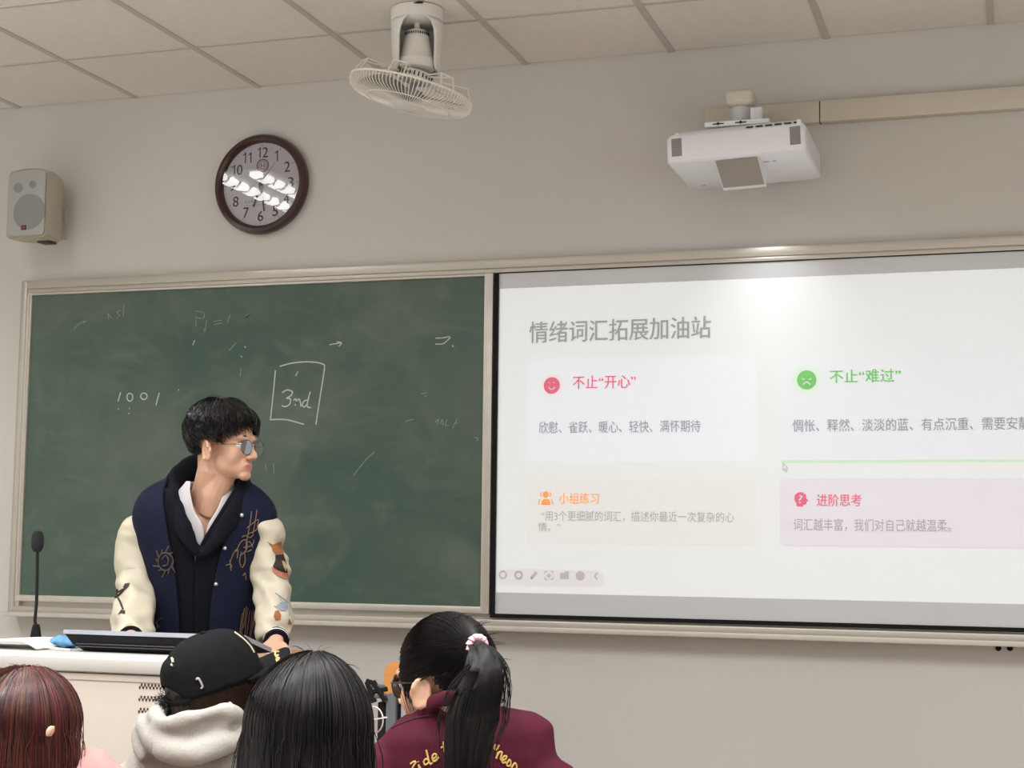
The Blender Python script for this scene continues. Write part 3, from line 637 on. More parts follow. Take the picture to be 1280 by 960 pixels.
b = MB(); b.lathe([(0.012, -0.04), (0.012, -0.070), (0.045, -0.073), (0.045, -0.108), (0.02, -0.118)], TILT, 28); b.build('blade_hub', M_fang, fan)
for k in range(3):
    b = MB(); rows = []
    for i in range(8):
        r = 0.035 + 0.165 * i / 7; w = 0.35 + 0.55 * math.sin(PI * (0.15 + 0.75 * i / 7)); row = []
        for j in range(8):
            a = 2 * PI * k / 3 + w * (j / 7 - 0.5) * 1.35; row.append(T(r * math.cos(a), r * math.sin(a), -0.092 + 0.028 * (j / 7 - 0.5)))
        rows.append(row)
    b.loft(rows, cap=False, wrap=False); o = b.build('blade', M_fang, fan); solid(o, 0.002)
b = MB()                                           # dust mark, screws and little labels of the housing
q = V((FX, FY, CEIL - 0.012)) + vdir * 0.097
b.tube([q + V((-0.02, 0, 0.004)) * 1, q + V((0.0, 0, 0.008)), q + V((0.02, 0, 0.006))], 0.004, 6); b.build('screw_hole', M_gap, fan)

# ================================================================== PROJECTOR on its wall arm
M_prj = mat('projector_white', srgb(236, 238, 243), 0.4, var=0.008)
M_prjg = mat('projector_grille_grey', srgb(132, 130, 126), 0.6, var=0.2, vscale=260, bump=0.4, bscale=500)
YJ = -0.55
pj0 = at(833.5, 201.7, YJ); pj1 = at(1008, 190.5, YJ)
JX0, JX1 = pj0.x, pj1.x; JZ0 = 2.774; JZ1 = JZ0 + 0.102; JYB = -0.105
prj = thing('projector', 'white short-throw projector on a wall arm above the projection screen', 'projector', ((JX0 + JX1) / 2, YJ, JZ0))
MJ = Matrix.Translation(((JX0 + JX1) / 2, (YJ + JYB) / 2, JZ0)) @ Matrix.Rotation(math.radians(-2.0), 4, 'Y')
hw = (JX1 - JX0) / 2; hd_ = (JYB - YJ) / 2
b = MB()
ringsj = []
for z, ins in ((0.0, 0.006), (0.006, 0.0), (0.09, 0.0), (0.102, 0.008), (0.118, 0.03), (0.124, 0.06)):
    w = hw - ins; d0 = -hd_ + ins; d1 = hd_ - ins; r = 0.016; ring_ = []
    for cx, cy, a0 in ((w - r, d1 - r, 0), (-w + r, d1 - r, PI / 2), (-w + r, d0 + r, PI), (w - r, d0 + r, 1.5 * PI)):
        ring_ += [MJ @ V((cx + r * math.cos(a0 + k * PI / 8), cy + r * math.sin(a0 + k * PI / 8), z)) for k in range(5)]
    ringsj.append(ring_)
b.loft(ringsj); b.build('case', M_prj, prj)
for x in (-hw + 0.037, hw - 0.036):
    b = MB(); b.bbox((x - 0.018, -hd_ - 0.002, 0.024), (x + 0.018, -hd_ + 0.002, 0.088), 0.0008, MJ); lv = b.build('speaker_grille' if x < 0 else 'vent_grille', M_prjg, prj)
    b = MB()
    for k in range(10): b.box((x - 0.016, -hd_ - 0.0026, 0.028 + k * 0.006), (x + 0.016, -hd_ - 0.0019, 0.0295 + k * 0.006), MJ)
    b.build('slats', mat('grille_slat', srgb(170, 168, 164), 0.5), lv, smooth=False)
# mirror hood on the underside: wedge from the front edge, dark window facing down to the front
x0, x1 = -hw + 0.167, -hw + 0.322
zb = -0.070; yb = -hd_ + 0.175
b = MB(); b.prism([MJ @ V((x0, -hd_ + 0.012, 0.002)), MJ @ V((x0, yb, zb)), MJ @ V((x0, yb + 0.02, zb)), MJ @ V((x0, yb + 0.02, 0.002))], MJ.to_3x3() @ V((x1 - x0, 0, 0)))
hood = b.build('mirror_hood', M_prj, prj, smooth=False)
nrm = V((0, zb - 0.002, -(yb + hd_ - 0.012))).normalized()
b = MB(); e = 0.004
pa, pb2 = V((0, -hd_ + 0.016, 0.002 - 0.004)), V((0, yb - 0.012, zb + 0.004))
b.add([MJ @ (V((x0 + e, 0, 0)) + pa + nrm * 0.0015), MJ @ (V((x1 - e, 0, 0)) + pa + nrm * 0.0015), MJ @ (V((x1 - e, 0, 0)) + pb2 + nrm * 0.0015), MJ @ (V((x0 + e, 0, 0)) + pb2 + nrm * 0.0015)], [(0, 1, 2, 3)])
b.build('projection_window', mat('projector_window', srgb(150, 142, 130), 0.25, var=0.02), hood, smooth=False)
b = MB()
for x, w in ((hw - 0.155, 0.010), (hw - 0.125, 0.006)): b.box((x - w, -hd_ + 0.10, -0.001), (x + w, -hd_ + 0.112, 0.001), MJ)
b.box((-hw + 0.055, hd_ - 0.075, -0.001), (-hw + 0.068, hd_ - 0.067, 0.001), MJ); b.build('printed_marks', mat('print_grey', srgb(170, 170, 170), 0.6), prj, smooth=False)
b = MB()
for k in range(6): b.box((0.04 + k * 0.033, -hd_ + 0.004, 0.101), (0.064 + k * 0.033, -hd_ + 0.012, 0.106), MJ)
b.build('top_vents', M_gap, prj, smooth=False)
b = MB(); b.bbox((hw - 0.03, -hd_ + 0.002, 0.09), (hw - 0.014, -hd_ + 0.02, 0.113), 0.003, MJ); b.bbox((-hw + 0.03, -hd_ + 0.01, 0.09), (-hw + 0.045, -hd_ + 0.025, 0.112), 0.003, MJ); b.build('foot', M_prj, prj)
pl = bpy.data.lights.new('projector_beam', 'AREA'); pl.shape = 'DISK'; pl.size = 0.05; pl.energy = 0.5; pl.color = (0.95, 0.98, 1.0); pl.spread = math.radians(82)
po = bpy.data.objects.new('projector_beam', pl); COL.objects.link(po); po.location = MJ @ V(((x0 + x1) / 2 + 0.05, yb + 0.045, zb - 0.004)); po.rotation_euler = (math.radians(27), 0, 0)
# mount
mt = thing('projector_mount', 'cream wall arm with round post carrying the white projector', 'projector mount', (3.30, 0, 3.0))
ma = at(927, 141, -0.36); mx, mz = ma.x, ma.z
b = MB(); b.bbox((mx - 0.11, -0.50, JZ0 + 0.128), (mx + 0.12, -0.2, JZ0 + 0.146), 0.003); mp = b.build('base_plate', M_prj, mt)
b = MB()
for x in (-0.06, 0.02): b.box((mx + x - 0.02, -0.501, JZ0 + 0.135), (mx + x + 0.02, -0.499, JZ0 + 0.139)); b.tube([V((mx + x, -0.505, JZ0 + 0.137)), V((mx + x, -0.495, JZ0 + 0.137))], 0.005, 8)
b.build('plate_slots', M_gap, mp, smooth=False)
b = MB(); b.lathe([(0.040, JZ0 + 0.14), (0.040, at(927, 133, -0.36).z)], Matrix.Translation((mx, -0.36, 0)), 28); b.build('post', mat('mount_metal', srgb(206, 208, 212), 0.3, metal=0.2), mt)
az0, az1 = at(927, 134, -0.38).z, at(927, 114, -0.38).z
b = MB(); b.bbox((mx - 0.050, -0.42, az0), (mx + 0.050, -0.30, az1), 0.018, seg=4); b.build('arm_cap', M_cream, mt)
b = MB(); b.bbox((mx - 0.04, -0.31, az0 + 0.004), (mx + 0.04, -0.052, az1 - 0.004), 0.005); b.bbox((mx - 0.055, -0.054, az0 - 0.03), (mx + 0.055, -0.0455, az1 + 0.004), 0.002); b.build('arm', M_cream, mt)
b = MB(); b.bbox((mx + 0.045, -0.44, JZ0 + 0.142), (mx + 0.085, -0.40, JZ0 + 0.205), 0.003); b.tube(spline([V((mx + 0.06, -0.445, JZ0 + 0.20)), V((mx + 0.075, -0.45, JZ0 + 0.18)), V((mx + 0.07, -0.45, JZ0 + 0.155)), V((mx + 0.04, -0.445, JZ0 + 0.146))], 5), 0.004, 6); b.build('clamp', M_prj, mt)

# ================================================================== LECTERN
M_lec = mat('lectern_beige', srgb(192, 179, 168), 0.5, var=0.012)
M_lect = mat('lectern_top_white', srgb(200, 196, 191), 0.4, var=0.012)
M_dgrey = mat('charcoal_metal', srgb(84, 86, 92), 0.5, var=0.04)
M_wood = mat('orange_wood', srgb(196, 132, 72), 0.4, var=0.14, vscale=5, stretch=(1, 1, 8))
YL = -2.15; lz = at(110, 817.5, YL).z; LX0, LX1 = 1.12, 2.19; LYB = -1.76
lec = thing('lectern', 'beige teaching lectern with white rounded top edge and wooden side rail', 'lectern', (1.66, -1.9, 0.18))
b = MB()
prof = [(YL + 0.02, lz - 0.052), (YL + 0.002, lz - 0.046), (YL - 0.006, lz - 0.030), (YL - 0.004, lz - 0.012), (YL + 0.008, lz - 0.002), (YL + 0.03, lz), (LYB, lz), (LYB, lz - 0.04), (YL + 0.05, lz - 0.052)]
b.prism([V((LX0, y, z)) for y, z in prof], (LX1 - LX0, 0, 0)); o = b.build('desktop', M_lect, lec)
b = MB(); b.bbox((LX0 + 0.02, YL + 0.012, 0.18), (LX1 - 0.02, YL + 0.035, lz - 0.053), 0.003); fp = b.build('front_panel', M_lec, lec)
b = MB(); dx = 0.0085
for row in range(4):
    zz = at(172, 858 + row * 15.2, YL).z
    for k in range(46):
        x = at(172, 858, YL).x + k * 0.0105 / 2; z = zz + (0.0035 if k % 2 else -0.0035)
        if x > LX1 - 0.06: break
        b.bbox((x - 0.0022, YL + 0.0105, z - 0.0032), (x + 0.0022, YL + 0.0125, z + 0.0032), 0)
vh = b.build('vent_holes', M_gap, fp, smooth=False)
b = MB(); b.box((LX0 + 0.02, YL + 0.0105, lz - 0.072), (LX1 - 0.02, YL + 0.0125, lz - 0.070)); b.build('seam', mat('seam_dark_beige', srgb(150, 134, 126), 0.7), fp, smooth=False)  # thin darker beige line across the front panel
for x in (LX0 + 0.02, LX1 - 0.045): b = MB(); b.bbox((x, YL + 0.035, 0.18), (x + 0.025, LYB - 0.02, lz - 0.053), 0.003); b.build('side_panel', M_lec if x < 1.5 else M_dgrey, lec)
b = MB(); b.bbox((LX1 + 0.0, YL + 0.06, lz - 0.040), (LX1 + 0.05, -1.58, lz - 0.014), 0.008, seg=3); b.build('side_rail', M_wood, lec)
b = MB(); b.bbox((LX1 - 0.02, YL + 0.1, 0.6), (LX1 + 0.03, -1.66, lz - 0.045), 0.004); b.build('side_box', M_dgrey, lec)
# monitor lying tilted on the lectern
M_mon = mat('monitor_black', (0.011, 0.011, 0.013), 0.5, var=0.1, spec=0.15)
M_monr = mat('monitor_silver', srgb(170, 174, 184), 0.35, metal=0.3)
ya, yb_ = -2.10, -1.90
mA = at(78.5, 792, ya); mB = at(92, 817.5, -2.0); mw = 0.56
mon = thing('monitor', 'black tilted monitor with silver rim on the white lectern top', 'monitor', (mA.x + 0.28, -2.0, lz))
zt_ = mA.z; zb_ = lz + 0.002
b = MB()
def wedge(x0, x1, y0, z0, y1, z1, t):            # slab from upper front edge (y0,z0) to lower back edge (y1,z1)
    d = V((0, y1 - y0, z1 - z0)).normalized(); n = V((0, -d.z, d.y)); n = n if n.z > 0 else -n
    return d, n
d, n = wedge(0, 0, ya, zt_, yb_, zb_, 0)
cor = [V((mA.x, ya, zt_)), V((mA.x + mw, ya, zt_)), V((mA.x + mw - 0.02, yb_, zb_)), V((mA.x + 0.035, yb_, zb_))]
b.prism(cor, n * 0.012); b.build('screen_rim', M_monr, mon, smooth=False)
b = MB(); lo = [c2 - n * 0.0 for c2 in cor]
back = [V((mA.x + 0.012, ya + 0.006, zt_ - 0.010)), V((mA.x + mw - 0.012, ya + 0.006, zt_ - 0.010)), V((mA.x + mw - 0.05, ya + 0.03, zb_)), V((mA.x + 0.050, ya + 0.03, zb_))]
b.loft([[cor[0] + V((0.004, 0.002, 0)), cor[1] + V((-0.004, 0.002, 0)), cor[2], cor[3]], [back[0], back[1], back[2] + V((0, 0.05, 0)), back[3] + V((0, 0.05, 0))], [back[0] + V((0.012, 0.006, -0.018)), back[1] + V((-0.012, 0.006, -0.018)), back[2], back[3]]])
b.build('back_shell', M_mon, mon, smooth=False)
b = MB()
for f in (0.42, 0.62):
    z = zt_ - 0.012 - f * (zt_ - 0.012 - zb_); b.bbox((mA.x + 0.03 + 0.02 * f, ya + 0.000 + 0.016 * f, z - 0.002), (mA.x + mw - 0.03, ya + 0.02 + 0.016 * f, z + 0.002), 0.001)
b.build('shell_ridge', mat('monitor_ridge', srgb(62, 58, 66), 0.35), mon)
b = MB(); mm = 0.03; s1 = [cor[0] + V((mm, 0, 0)) + d * mm, cor[1] + V((-mm, 0, 0)) + d * mm, cor[2] + V((-mm, 0, 0)) - d * mm, cor[3] + V((mm, 0, 0)) - d * mm]
b.add([p + n * 0.0128 for p in s1], [(0, 1, 2, 3)]); b.build('display', mat('display_dark', (0.02, 0.022, 0.03), 0.15), mon, smooth=False, fix=False)
# gooseneck microphone
mic = thing('gooseneck_microphone', 'thin black gooseneck microphone with foam tip on the lectern', 'microphone', tuple(V((at(44, 812, -1.85).x, -1.85, lz))))
mb_ = V((at(44, 812, -1.85).x, -1.85, lz)); ys_ = -1.85
b = MB(); b.lathe([(0.017, 0.0), (0.016, 0.02), (0.012, 0.045), (0.009, 0.055)], Matrix.Translation(mb_), 20); b.build('base', M_black, mic)
pts = [mb_ + V((0, 0, 0.05)), at(43.8, 775, ys_), at(45.5, 755, ys_), at(46.3, 730, ys_), at(46.8, 700, ys_), at(47, 683, ys_)]
b = MB(); b.tube(spline(pts, 6), 0.0048, 8); b.build('gooseneck', mat('mic_stem', srgb(30, 27, 25), 0.6, spec=0.2), mic)
tp = at(47, 675.5, ys_); b = MB(); b.lathe([(0.006, -0.035), (0.012, -0.032), (0.0175, -0.02), (0.0185, 0.0), (0.0175, 0.014), (0.012, 0.026), (0.0, 0.030)], Matrix.Translation(tp), 22, cap=False); b.build('foam_windscreen', mat('foam_black', (0.012, 0.012, 0.012), 0.95, bump=0.6, bscale=600), mic)
# white papers and blue cloth
M_paper = mat('paper_white', srgb(232, 230, 226), 0.6, var=0.01)
pp = at(26, 812, -2.08)
b = MB(); rows = []
for i in range(14):
    t = i / 13; x = at(0, 812, -2.08).x - 0.16 + t * 0.30
    zc = lz + 0.006 + (0.020 * math.sin(min(1, t * 1.1) * PI * 0.5) if t < 0.8 else 0.020 * math.cos((t - 0.8) / 0.2 * PI / 2)) * (1 if t < 0.99 else 0.2)
    rows.append([V((x, y, zc + 0.002 * math.sin(y * 40))) for y in (-2.11, -2.07, -2.02, -1.97, -1.93)])
b.loft(rows, cap=False, wrap=False); o = b.build('paper_sheet', M_paper); solid(o, 0.004)
tag(o, 'white sheet with curled edge lying on the lectern beside the microphone', 'paper')
b = MB(); q0 = at(53, 812, -2.09); q0.z = lz + 0.010
b.tube(spline([q0, q0 + V((0.02, 0, -0.001)), q0 + V((0.05, 0.005, -0.005)), q0 + V((0.085, 0.01, -0.007))], 5), 0.0035, 6)
tag(b.build('white_pen', mat('pen_white', srgb(226, 214, 206), 0.4)), 'thin white pen lying between paper sheet and blue cloth on the lectern', 'pen')
qb = at(76, 811, -1.98); b = MB(); b.ell((qb.x + 0.016, -1.985, lz + 0.018), (0.044, 0.042, 0.017), nu=40, nv=24)
o = b.build('blue_cloth', mat('blue_cloth', srgb(96, 148, 194), 0.7, var=0.12, vscale=30, bump=0.4, bscale=80)); wrinkle(o, 0.008, 40); tag(o, 'crumpled light blue cloth on the lectern beside the monitor', 'cloth')

# ================================================================== wooden chair and charcoal desk behind the students
ch = thing('wooden_chair', 'orange plywood chair back standing behind the grey desk', 'chair', (2.78, -1.95, 0))
b = MB(); A = at(483, 827.5, -1.93); zt2 = A.z; xl = at(473, 850, -1.93).x
poly = [(xl + 0.018, zt2 - 0.02), (xl + 0.024, zt2 - 0.006), (xl + 0.036, zt2), (xl + 0.27, zt2), (xl + 0.285, zt2 - 0.006), (xl + 0.292, zt2 - 0.02), (xl + 0.31, zt2 - 0.20), (xl + 0.29, zt2 - 0.34), (xl + 0.02, zt2 - 0.34), (xl, zt2 - 0.20)]
b.prism([V((x, -1.93, z)) for x, z in poly], (0, 0.014, 0)); b.build('backrest', M_wood, ch)
b = MB(); b.bbox((xl + 0.02, -1.93, zt2 - 0.40), (xl + 0.29, -1.53, zt2 - 0.375), 0.01); b.build('seat', M_wood, ch)
for x in (xl + 0.04, xl + 0.27):
    for y in (-1.90, -1.56): b = MB(); b.tube([V((x, y, 0.18)), V((x, y, zt2 - 0.40))], 0.013, 10); b.build('leg', M_dgrey, ch)
for x in (xl + 0.04, xl + 0.27): b = MB(); b.tube([V((x, -1.90, zt2 - 0.40)), V((x, -1.912, zt2 - 0.10))], 0.011, 10); b.build('back_post', M_dgrey, ch)
YD2 = -2.25
dk = thing('student_desk', 'charcoal metal desk with black hinge bracket in front of the orange chair', 'desk', (2.9, -2.3, 0))
def dpx(px, py): return at(px, py, YD2)
a0 = dpx(482, 872); a1 = dpx(497, 868); zt3 = a1.z
b = MB(); b.bbox((a0.x, YD2, 0.35), (a1.x - 0.004, YD2 + 0.03, zt3), 0.004); b.build('side_panel', M_dgrey, dk)
a2 = dpx(501.5, 866)
b = MB(); b.box((a1.x - 0.006, YD2 + 0.012, 0.35), (a2.x, YD2 + 0.03, zt3 - 0.004)); b.build('gap_strip', M_black, dk, smooth=False)
b = MB(); b.bbox((a2.x, YD2 - 0.004, 0.35), (a2.x + 0.13, YD2 + 0.03, zt3 + 0.012), 0.005); b.build('front_panel', mat('grey_metal', srgb(128, 128, 134), 0.45), dk)
b = MB(); b.tube(spline([V((a1.x - 0.004, YD2 - 0.004, zt3 + 0.006)), V((a2.x + 0.004, YD2 - 0.006, zt3 + 0.018)), V((a2.x + 0.07, YD2 - 0.006, zt3 + 0.024)), V((a2.x + 0.13, YD2 - 0.006, zt3 + 0.024))], 5), 0.0045, 8); b.build('edge_trim', M_alu2, dk)
for px0_, py0_, px1_, py1_, w in ((458, 851, 470, 855, 0.012), (461, 857, 481, 858, 0.010), (462, 866, 484, 861, 0.012), (463, 872, 482, 869, 0.010), (466, 852, 482, 876, 0.016), (459, 852, 468, 878, 0.016)):
    b = MB(); p, q = dpx(px0_, py0_), dpx(px1_, py1_); b.tube([p, q], w * 0.5, 8, flat=0.8); b.build('hinge_bracket', M_black if w > 0.011 else M_dgrey, dk)
a3 = dpx(470, 878); b = MB(); b.bbox((a3.x, YD2 + 0.01, 0.35), (a0.x - 0.004, YD2 + 0.03, a3.z), 0.003); b.build('side_panel', M_black, dk)
for x in (a3.x + 0.02, a2.x + 0.09): b = MB(); b.bbox((x, YD2 + 0.0, 0.0), (x + 0.03, YD2 + 0.03, 0.36), 0.003); b.build('leg', M_dgrey, dk)
b = MB(); b.bbox((a3.x, YD2 - 0.30, zt3 - 0.24), (a2.x + 0.13, YD2 - 0.002, zt3 - 0.215), 0.006); b.build('desktop', M_wood, dk)
# ================================================================== PEOPLE: helpers
M_skin = mat('skin', srgb(205, 160, 134), 0.5, var=0.03, vscale=20, bump=0.05, bscale=250, sss=0.12)
M_lip = mat('lips', srgb(186, 118, 106), 0.5, var=0.03)
M_eye = mat('eye_white', srgb(214, 206, 200), 0.2)
M_iris = mat('iris_dark', (0.012, 0.009, 0.008), 0.15)
def frame(o, f, pitch=0.0, roll=0.0):             # head frame: x = face direction, y = left of the person, z = up
    f = V((f.x, f.y, 0)).normalized(); l = UP.cross(f)
    M = Matrix(((f.x, l.x, 0, o.x), (f.y, l.y, 0, o.y), (0, 0, 1, o.z), (0, 0, 0, 1)))
    return M @ Matrix.Rotation(pitch, 4, 'Y') @ Matrix.Rotation(roll, 4, 'X')
def head_prims(b, M):
    t3 = lambda pts: [M @ V(p) for p in pts]
    b.ell((-0.008, 0, 0.058), (0.094, 0.074, 0.085), M)
    b.ell((0.036, 0, 0.025), (0.054, 0.060, 0.070), M)
    b.ell((0.030, 0, -0.030), (0.056, 0.054, 0.048), M)
    b.ell((0.054, 0, -0.044), (0.038, 0.040, 0.032), M)
    b.ell((0.0785, 0, -0.066), (0.0165, 0.024, 0.0155), M, 14, 8)
    for s in (-1, 1):
        b.ell((0.050, s * 0.033, -0.008), (0.032, 0.026, 0.036), M, 14, 8)
        b.ell((0.098, s * 0.0125, -0.015), (0.010, 0.0080, 0.0070), M, 12, 8)
        b.tube(t3([(0.058, s * 0.054, 0.040), (0.080, s * 0.036, 0.043), (0.090, s * 0.012, 0.040)]), [0.008, 0.0105, 0.009], 8)
        E = M @ Matrix.Translation((0.010, s * 0.0765, 0.000)) @ Matrix.Rotation(s * 0.62, 4, 'Z') @ Matrix.Rotation(-0.2, 4, 'Y')
        b.ell((-0.006, s * 0.005, 0), (0.019, 0.0075, 0.031), E, 14, 10)
        b.tube([E @ V((-0.006 + 0.018 * math.cos(q), s * 0.013, 0.031 * math.sin(q))) for q in [PI * 0.05 + k * 1.25 * PI / 9 for k in range(10)]], 0.0055, 8)
        b.ell((-0.006, s * 0.008, -0.022), (0.009, 0.006, 0.009), E, 10, 8)
        b.ell((0.012, s * 0.006, -0.002), (0.006, 0.005, 0.008), E, 10, 8)
    b.tube(t3([(0.086, 0, 0.036), (0.092, 0, 0.014), (0.105, 0, -0.003), (0.109, 0, -0.010)]), [0.0078, 0.0080, 0.0100, 0.0098], 10)
    b.ell((0.1075, 0, -0.0105), (0.0105, 0.0108, 0.0092), M, 12, 8)
    b.ell((0.070, 0, -0.040), (0.0245, 0.034, 0.030), M, 16, 10)
    b.ell((0.0905, 0, -0.0360), (0.0072, 0.021, 0.0048), M, 14, 8)
    b.ell((0.0890, 0, -0.0455), (0.0072, 0.018, 0.0056), M, 14, 8)
def paint_head(me, M, mats=(None,)):
    inv = M.inverted()
    for p in me.polygons:
        q = inv @ p.center
        if ((q.x - 0.096) / 0.015) ** 2 + (q.y / 0.022) ** 2 + ((q.z + 0.0405) / 0.0078) ** 2 < 1: p.material_index = 1
def smooth_cheeks(me, M, it=30):
    bm = bmesh.new(); bm.from_mesh(me); inv = M.inverted(); sel = []
    for v in bm.verts:
        q = inv @ v.co
        if 0.018 < q.x < 0.092 and abs(q.y) > 0.024 and -0.078 < q.z < 0.010 and not (q.x < 0.032 and abs(q.y) > 0.066): sel.append(v)
    for _ in range(it):
        new = [(v, sum((e.other_vert(v).co for e in v.link_edges), V()) / len(v.link_edges)) for v in sel]
        for v, c in new: v.co = v.co.lerp(c, 0.6)
    bm.to_mesh(me); bm.free(); me.update()
def eyes(M, parent, look=0.0):
    for s in (-1, 1):
        b = MB(); E = M @ Matrix.Translation((0.0735, s * 0.031, 0.020)); b.ell((0, 0, 0), (0.0125, 0.0125, 0.0115), E, 16, 12); e = b.build('eye', M_eye, parent)
        b = MB(); b.ell((0.0085, look * 0.004, 0), (0.0048, 0.0056, 0.0056), E, 12, 8); b.build('iris', M_iris, e)
        b = MB(); b.tube([M @ V(p) for p in ((0.0795, s * 0.0205, 0.0275), (0.0865, s * 0.030, 0.0308), (0.0775, s * 0.044, 0.0265))], [0.0022, 0.0028, 0.0014], 6); b.build('upper_eyelid', mat('eyelid', srgb(120, 84, 70), 0.6), e)
def hand_prims(b, w, d, up, side, curl=0.35, spread=0.12, L=1.0, palm=0.088):
    # w wrist, d direction of the fingers, up back of the hand, side +1: thumb towards d x up
    d = d.normalized(); up = (up - d * up.dot(d)).normalized(); x = d.cross(up) * side
    k = w + d * palm * L
    rings = []
    for t, hw_, th in ((0.0, 0.026, 0.019), (0.25, 0.034, 0.017), (0.6, 0.041, 0.015), (0.95, 0.040, 0.012), (1.05, 0.034, 0.008)):
        c = w + d * palm * L * t
        rings.append([c + x * hw_ * L * math.cos(2 * PI * i / 14) + up * th * L * math.sin(2 * PI * i / 14) for i in range(14)])
    b.loft(rings)
    for i, (off, ln, r) in enumerate(((0.031, 0.068, 0.0088), (0.010, 0.077, 0.0092), (-0.011, 0.071, 0.0088), (-0.030, 0.054, 0.0078))):
        p = k + x * off * L - d * 0.012 * L; a = spread * (off / 0.03); dd = (d + x * a).normalized(); pts = [p]; ang = 0.0; u2 = up
        for j, fr in enumerate((0.45, 0.32, 0.23)):
            ang += curl * (0.55 if j == 0 else 1.0)
            v = dd * math.cos(ang) - u2 * math.sin(ang); pts.append(pts[-1] + v * (ln * fr + (0.012 if j == 0 else 0)) * L)
        b.tube(pts, [r * L * 1.08, r * L, r * L * 0.92, r * L * 0.7], 9)
        b.ell(pts[-1], (r * L * 0.7,) * 3, None, 9, 6)
    p = w + d * 0.022 * L + x * 0.026 * L; v = (d * 0.72 + x * 0.68 - up * 0.12).normalized(); v2 = (d * 0.93 + x * 0.30 - up * 0.25).normalized()
    pts = [p, p + v * 0.036 * L, p + v * 0.036 * L + (v + v2).normalized() * 0.028 * L, p + v * 0.036 * L + (v + v2).normalized() * 0.028 * L + v2 * 0.024 * L]
    b.tube(pts, [0.014 * L, 0.0115 * L, 0.0098 * L, 0.0075 * L], 9); b.ell(pts[-1], (0.0075 * L,) * 3, None, 9, 6)
# strands of hair: thin tapered three-sided tubes in one mesh
def strands(b, paths, r0, r1=None, n=3):
    r1 = r0 * 0.35 if r1 is None else r1
    vs = b.v; fs = b.f; ms = b.m
    for q in paths:
        m = len(q); base = len(vs)
        for i, p in enumerate(q):
            t = q[min(i + 1, m - 1)] - q[max(i - 1, 0)]
            if t.length < 1e-9: t = V((0, 0, -1))
            t.normalize(); a = t.cross(V((0.31, 0.27, 0.91)));
            if a.length < 1e-4: a = t.orthogonal()
            a.normalize(); c = t.cross(a); f = i / (m - 1); r = (r0 * (1 - f) + r1 * f) * (0.6 + 0.4 * min(1, f * 6))
            for k in range(n): an = 2 * PI * k / n; vs.append(p + a * (r * math.cos(an)) + c * (r * math.sin(an)))
        for i in range(m - 1):
            for k in range(n): fs.append([base + i * n + k, base + i * n + (k + 1) % n, base + (i + 1) * n + (k + 1) % n, base + (i + 1) * n + k]); ms.append(b.cur)
def hair_mat(name, c, c2, rough=0.38, spec=0.5):
    m = mat(name, c, rough, var=0.0, spec=spec); nt = m.node_tree; r = [n for n in nt.nodes if n.type == 'VALTORGB'][0]
    r.color_ramp.elements[0].color = (*c, 1); r.color_ramp.elements[1].color = (*c2, 1)
    nz = [n for n in nt.nodes if n.type == 'TEX_NOISE'][0]; nz.inputs['Scale'].default_value = 26
    bs = nt.nodes['Principled BSDF']; bs.inputs['Anisotropic'].default_value = 0.3
    return m
def shell_from(b, fn, nu, nv, wrap=True):          # a closed-ish underlayer so that no scalp shows
    rows = [[fn(i / nu, j / nv) for i in range(nu if wrap else nu + 1)] for j in range(nv + 1)]
    b.loft(rows, cap=False, wrap=wrap)

# ================================================================== TEACHER
D0 = 4.88
face_dir = RH * math.sin(math.radians(66)) - FH * math.cos(math.radians(66))
HO = P(279, 565.0, 4.80)
MH = frame(HO, face_dir, math.radians(2), 0.0)
MHs = MH @ Matrix.Scale(1.06, 4)
body = MB()
head_prims(body, MHs)
body.tube([MHs @ V((-0.025, 0, 0.0)), MHs @ V((-0.022, 0, -0.05)), P(265, 607, 4.83), P(262, 628, 4.86), P(260, 655, 4.88)], [0.056, 0.056, 0.056, 0.066, 0.085], 20)
body.tube([MHs @ V((0.02, 0, -0.03)), P(268, 618, 4.80), P(265, 640, 4.82)], [0.040, 0.042, 0.045], 14)
body.loft([ring(258, 632, 4.87, 46, 0.060), ring(257, 650, 4.87, 68, 0.080), ring(256, 690, 4.89, 62, 0.100), ring(256, 740, 4.92, 56, 0.10), ring(256, 800, 4.95, 56, 0.10), ring(256, 860, 4.97, 60, 0.11), ring(256, 890, 4.97, 58, 0.11)])
wR, wL = P(163, 809, 4.56), P(345, 814, 4.61)
wR.z = max(wR.z, lz + 0.02); wL.z = max(wL.z, lz + 0.012)
for sh, e0, el, e1_, wr in ((P(188, 655, 4.87), P(170, 690, 4.86), P(169, 722, 4.85), P(166, 770, 4.73), wR), (P(326, 655, 4.85), P(335, 690, 4.82), P(337, 722, 4.81), P(342, 768, 4.72), wL)):
    body.tube([sh, e0, el, e1_, wr], [0.046, 0.043, 0.038, 0.034, 0.026], 14)
hand_prims(body, wR, -FH * 1.0 - UP * 0.22 - RH * 0.25, UP, 1, 0.12)
hand_prims(body, wL, -FH * 1.0 - UP * 0.38 - RH * 0.2, UP, -1, 0.55, 0.05)
for s in (-1, 1):
    hip = P(256, 885, 4.97) + RH * 0.085 * s; kn = V((hip.x, hip.y, 0.66)) - FH * 0.02; an = V((hip.x, hip.y, 0.27)) + FH * 0.03
    body.tube([hip, hip * 0.5 + kn * 0.5, kn, kn * 0.5 + an * 0.5, an], [0.085, 0.078, 0.056, 0.055, 0.036], 14)
    body.tube([an, an - UP * 0.05 - FH * 0.02, an - UP * 0.055 - FH * 0.15], [0.036, 0.036, 0.028], 12)
me = remesh(body, 0.0031, 6, 0.5)
teacher = finish(me, 'person', [M_skin, M_lip]); paint_head(me, MHs); smooth_cheeks(me, MHs)
tag(teacher, 'standing person in navy varsity jacket with cream sleeves and glasses, looking at the slide', 'person')
eyes(MHs, teacher, 0.3)
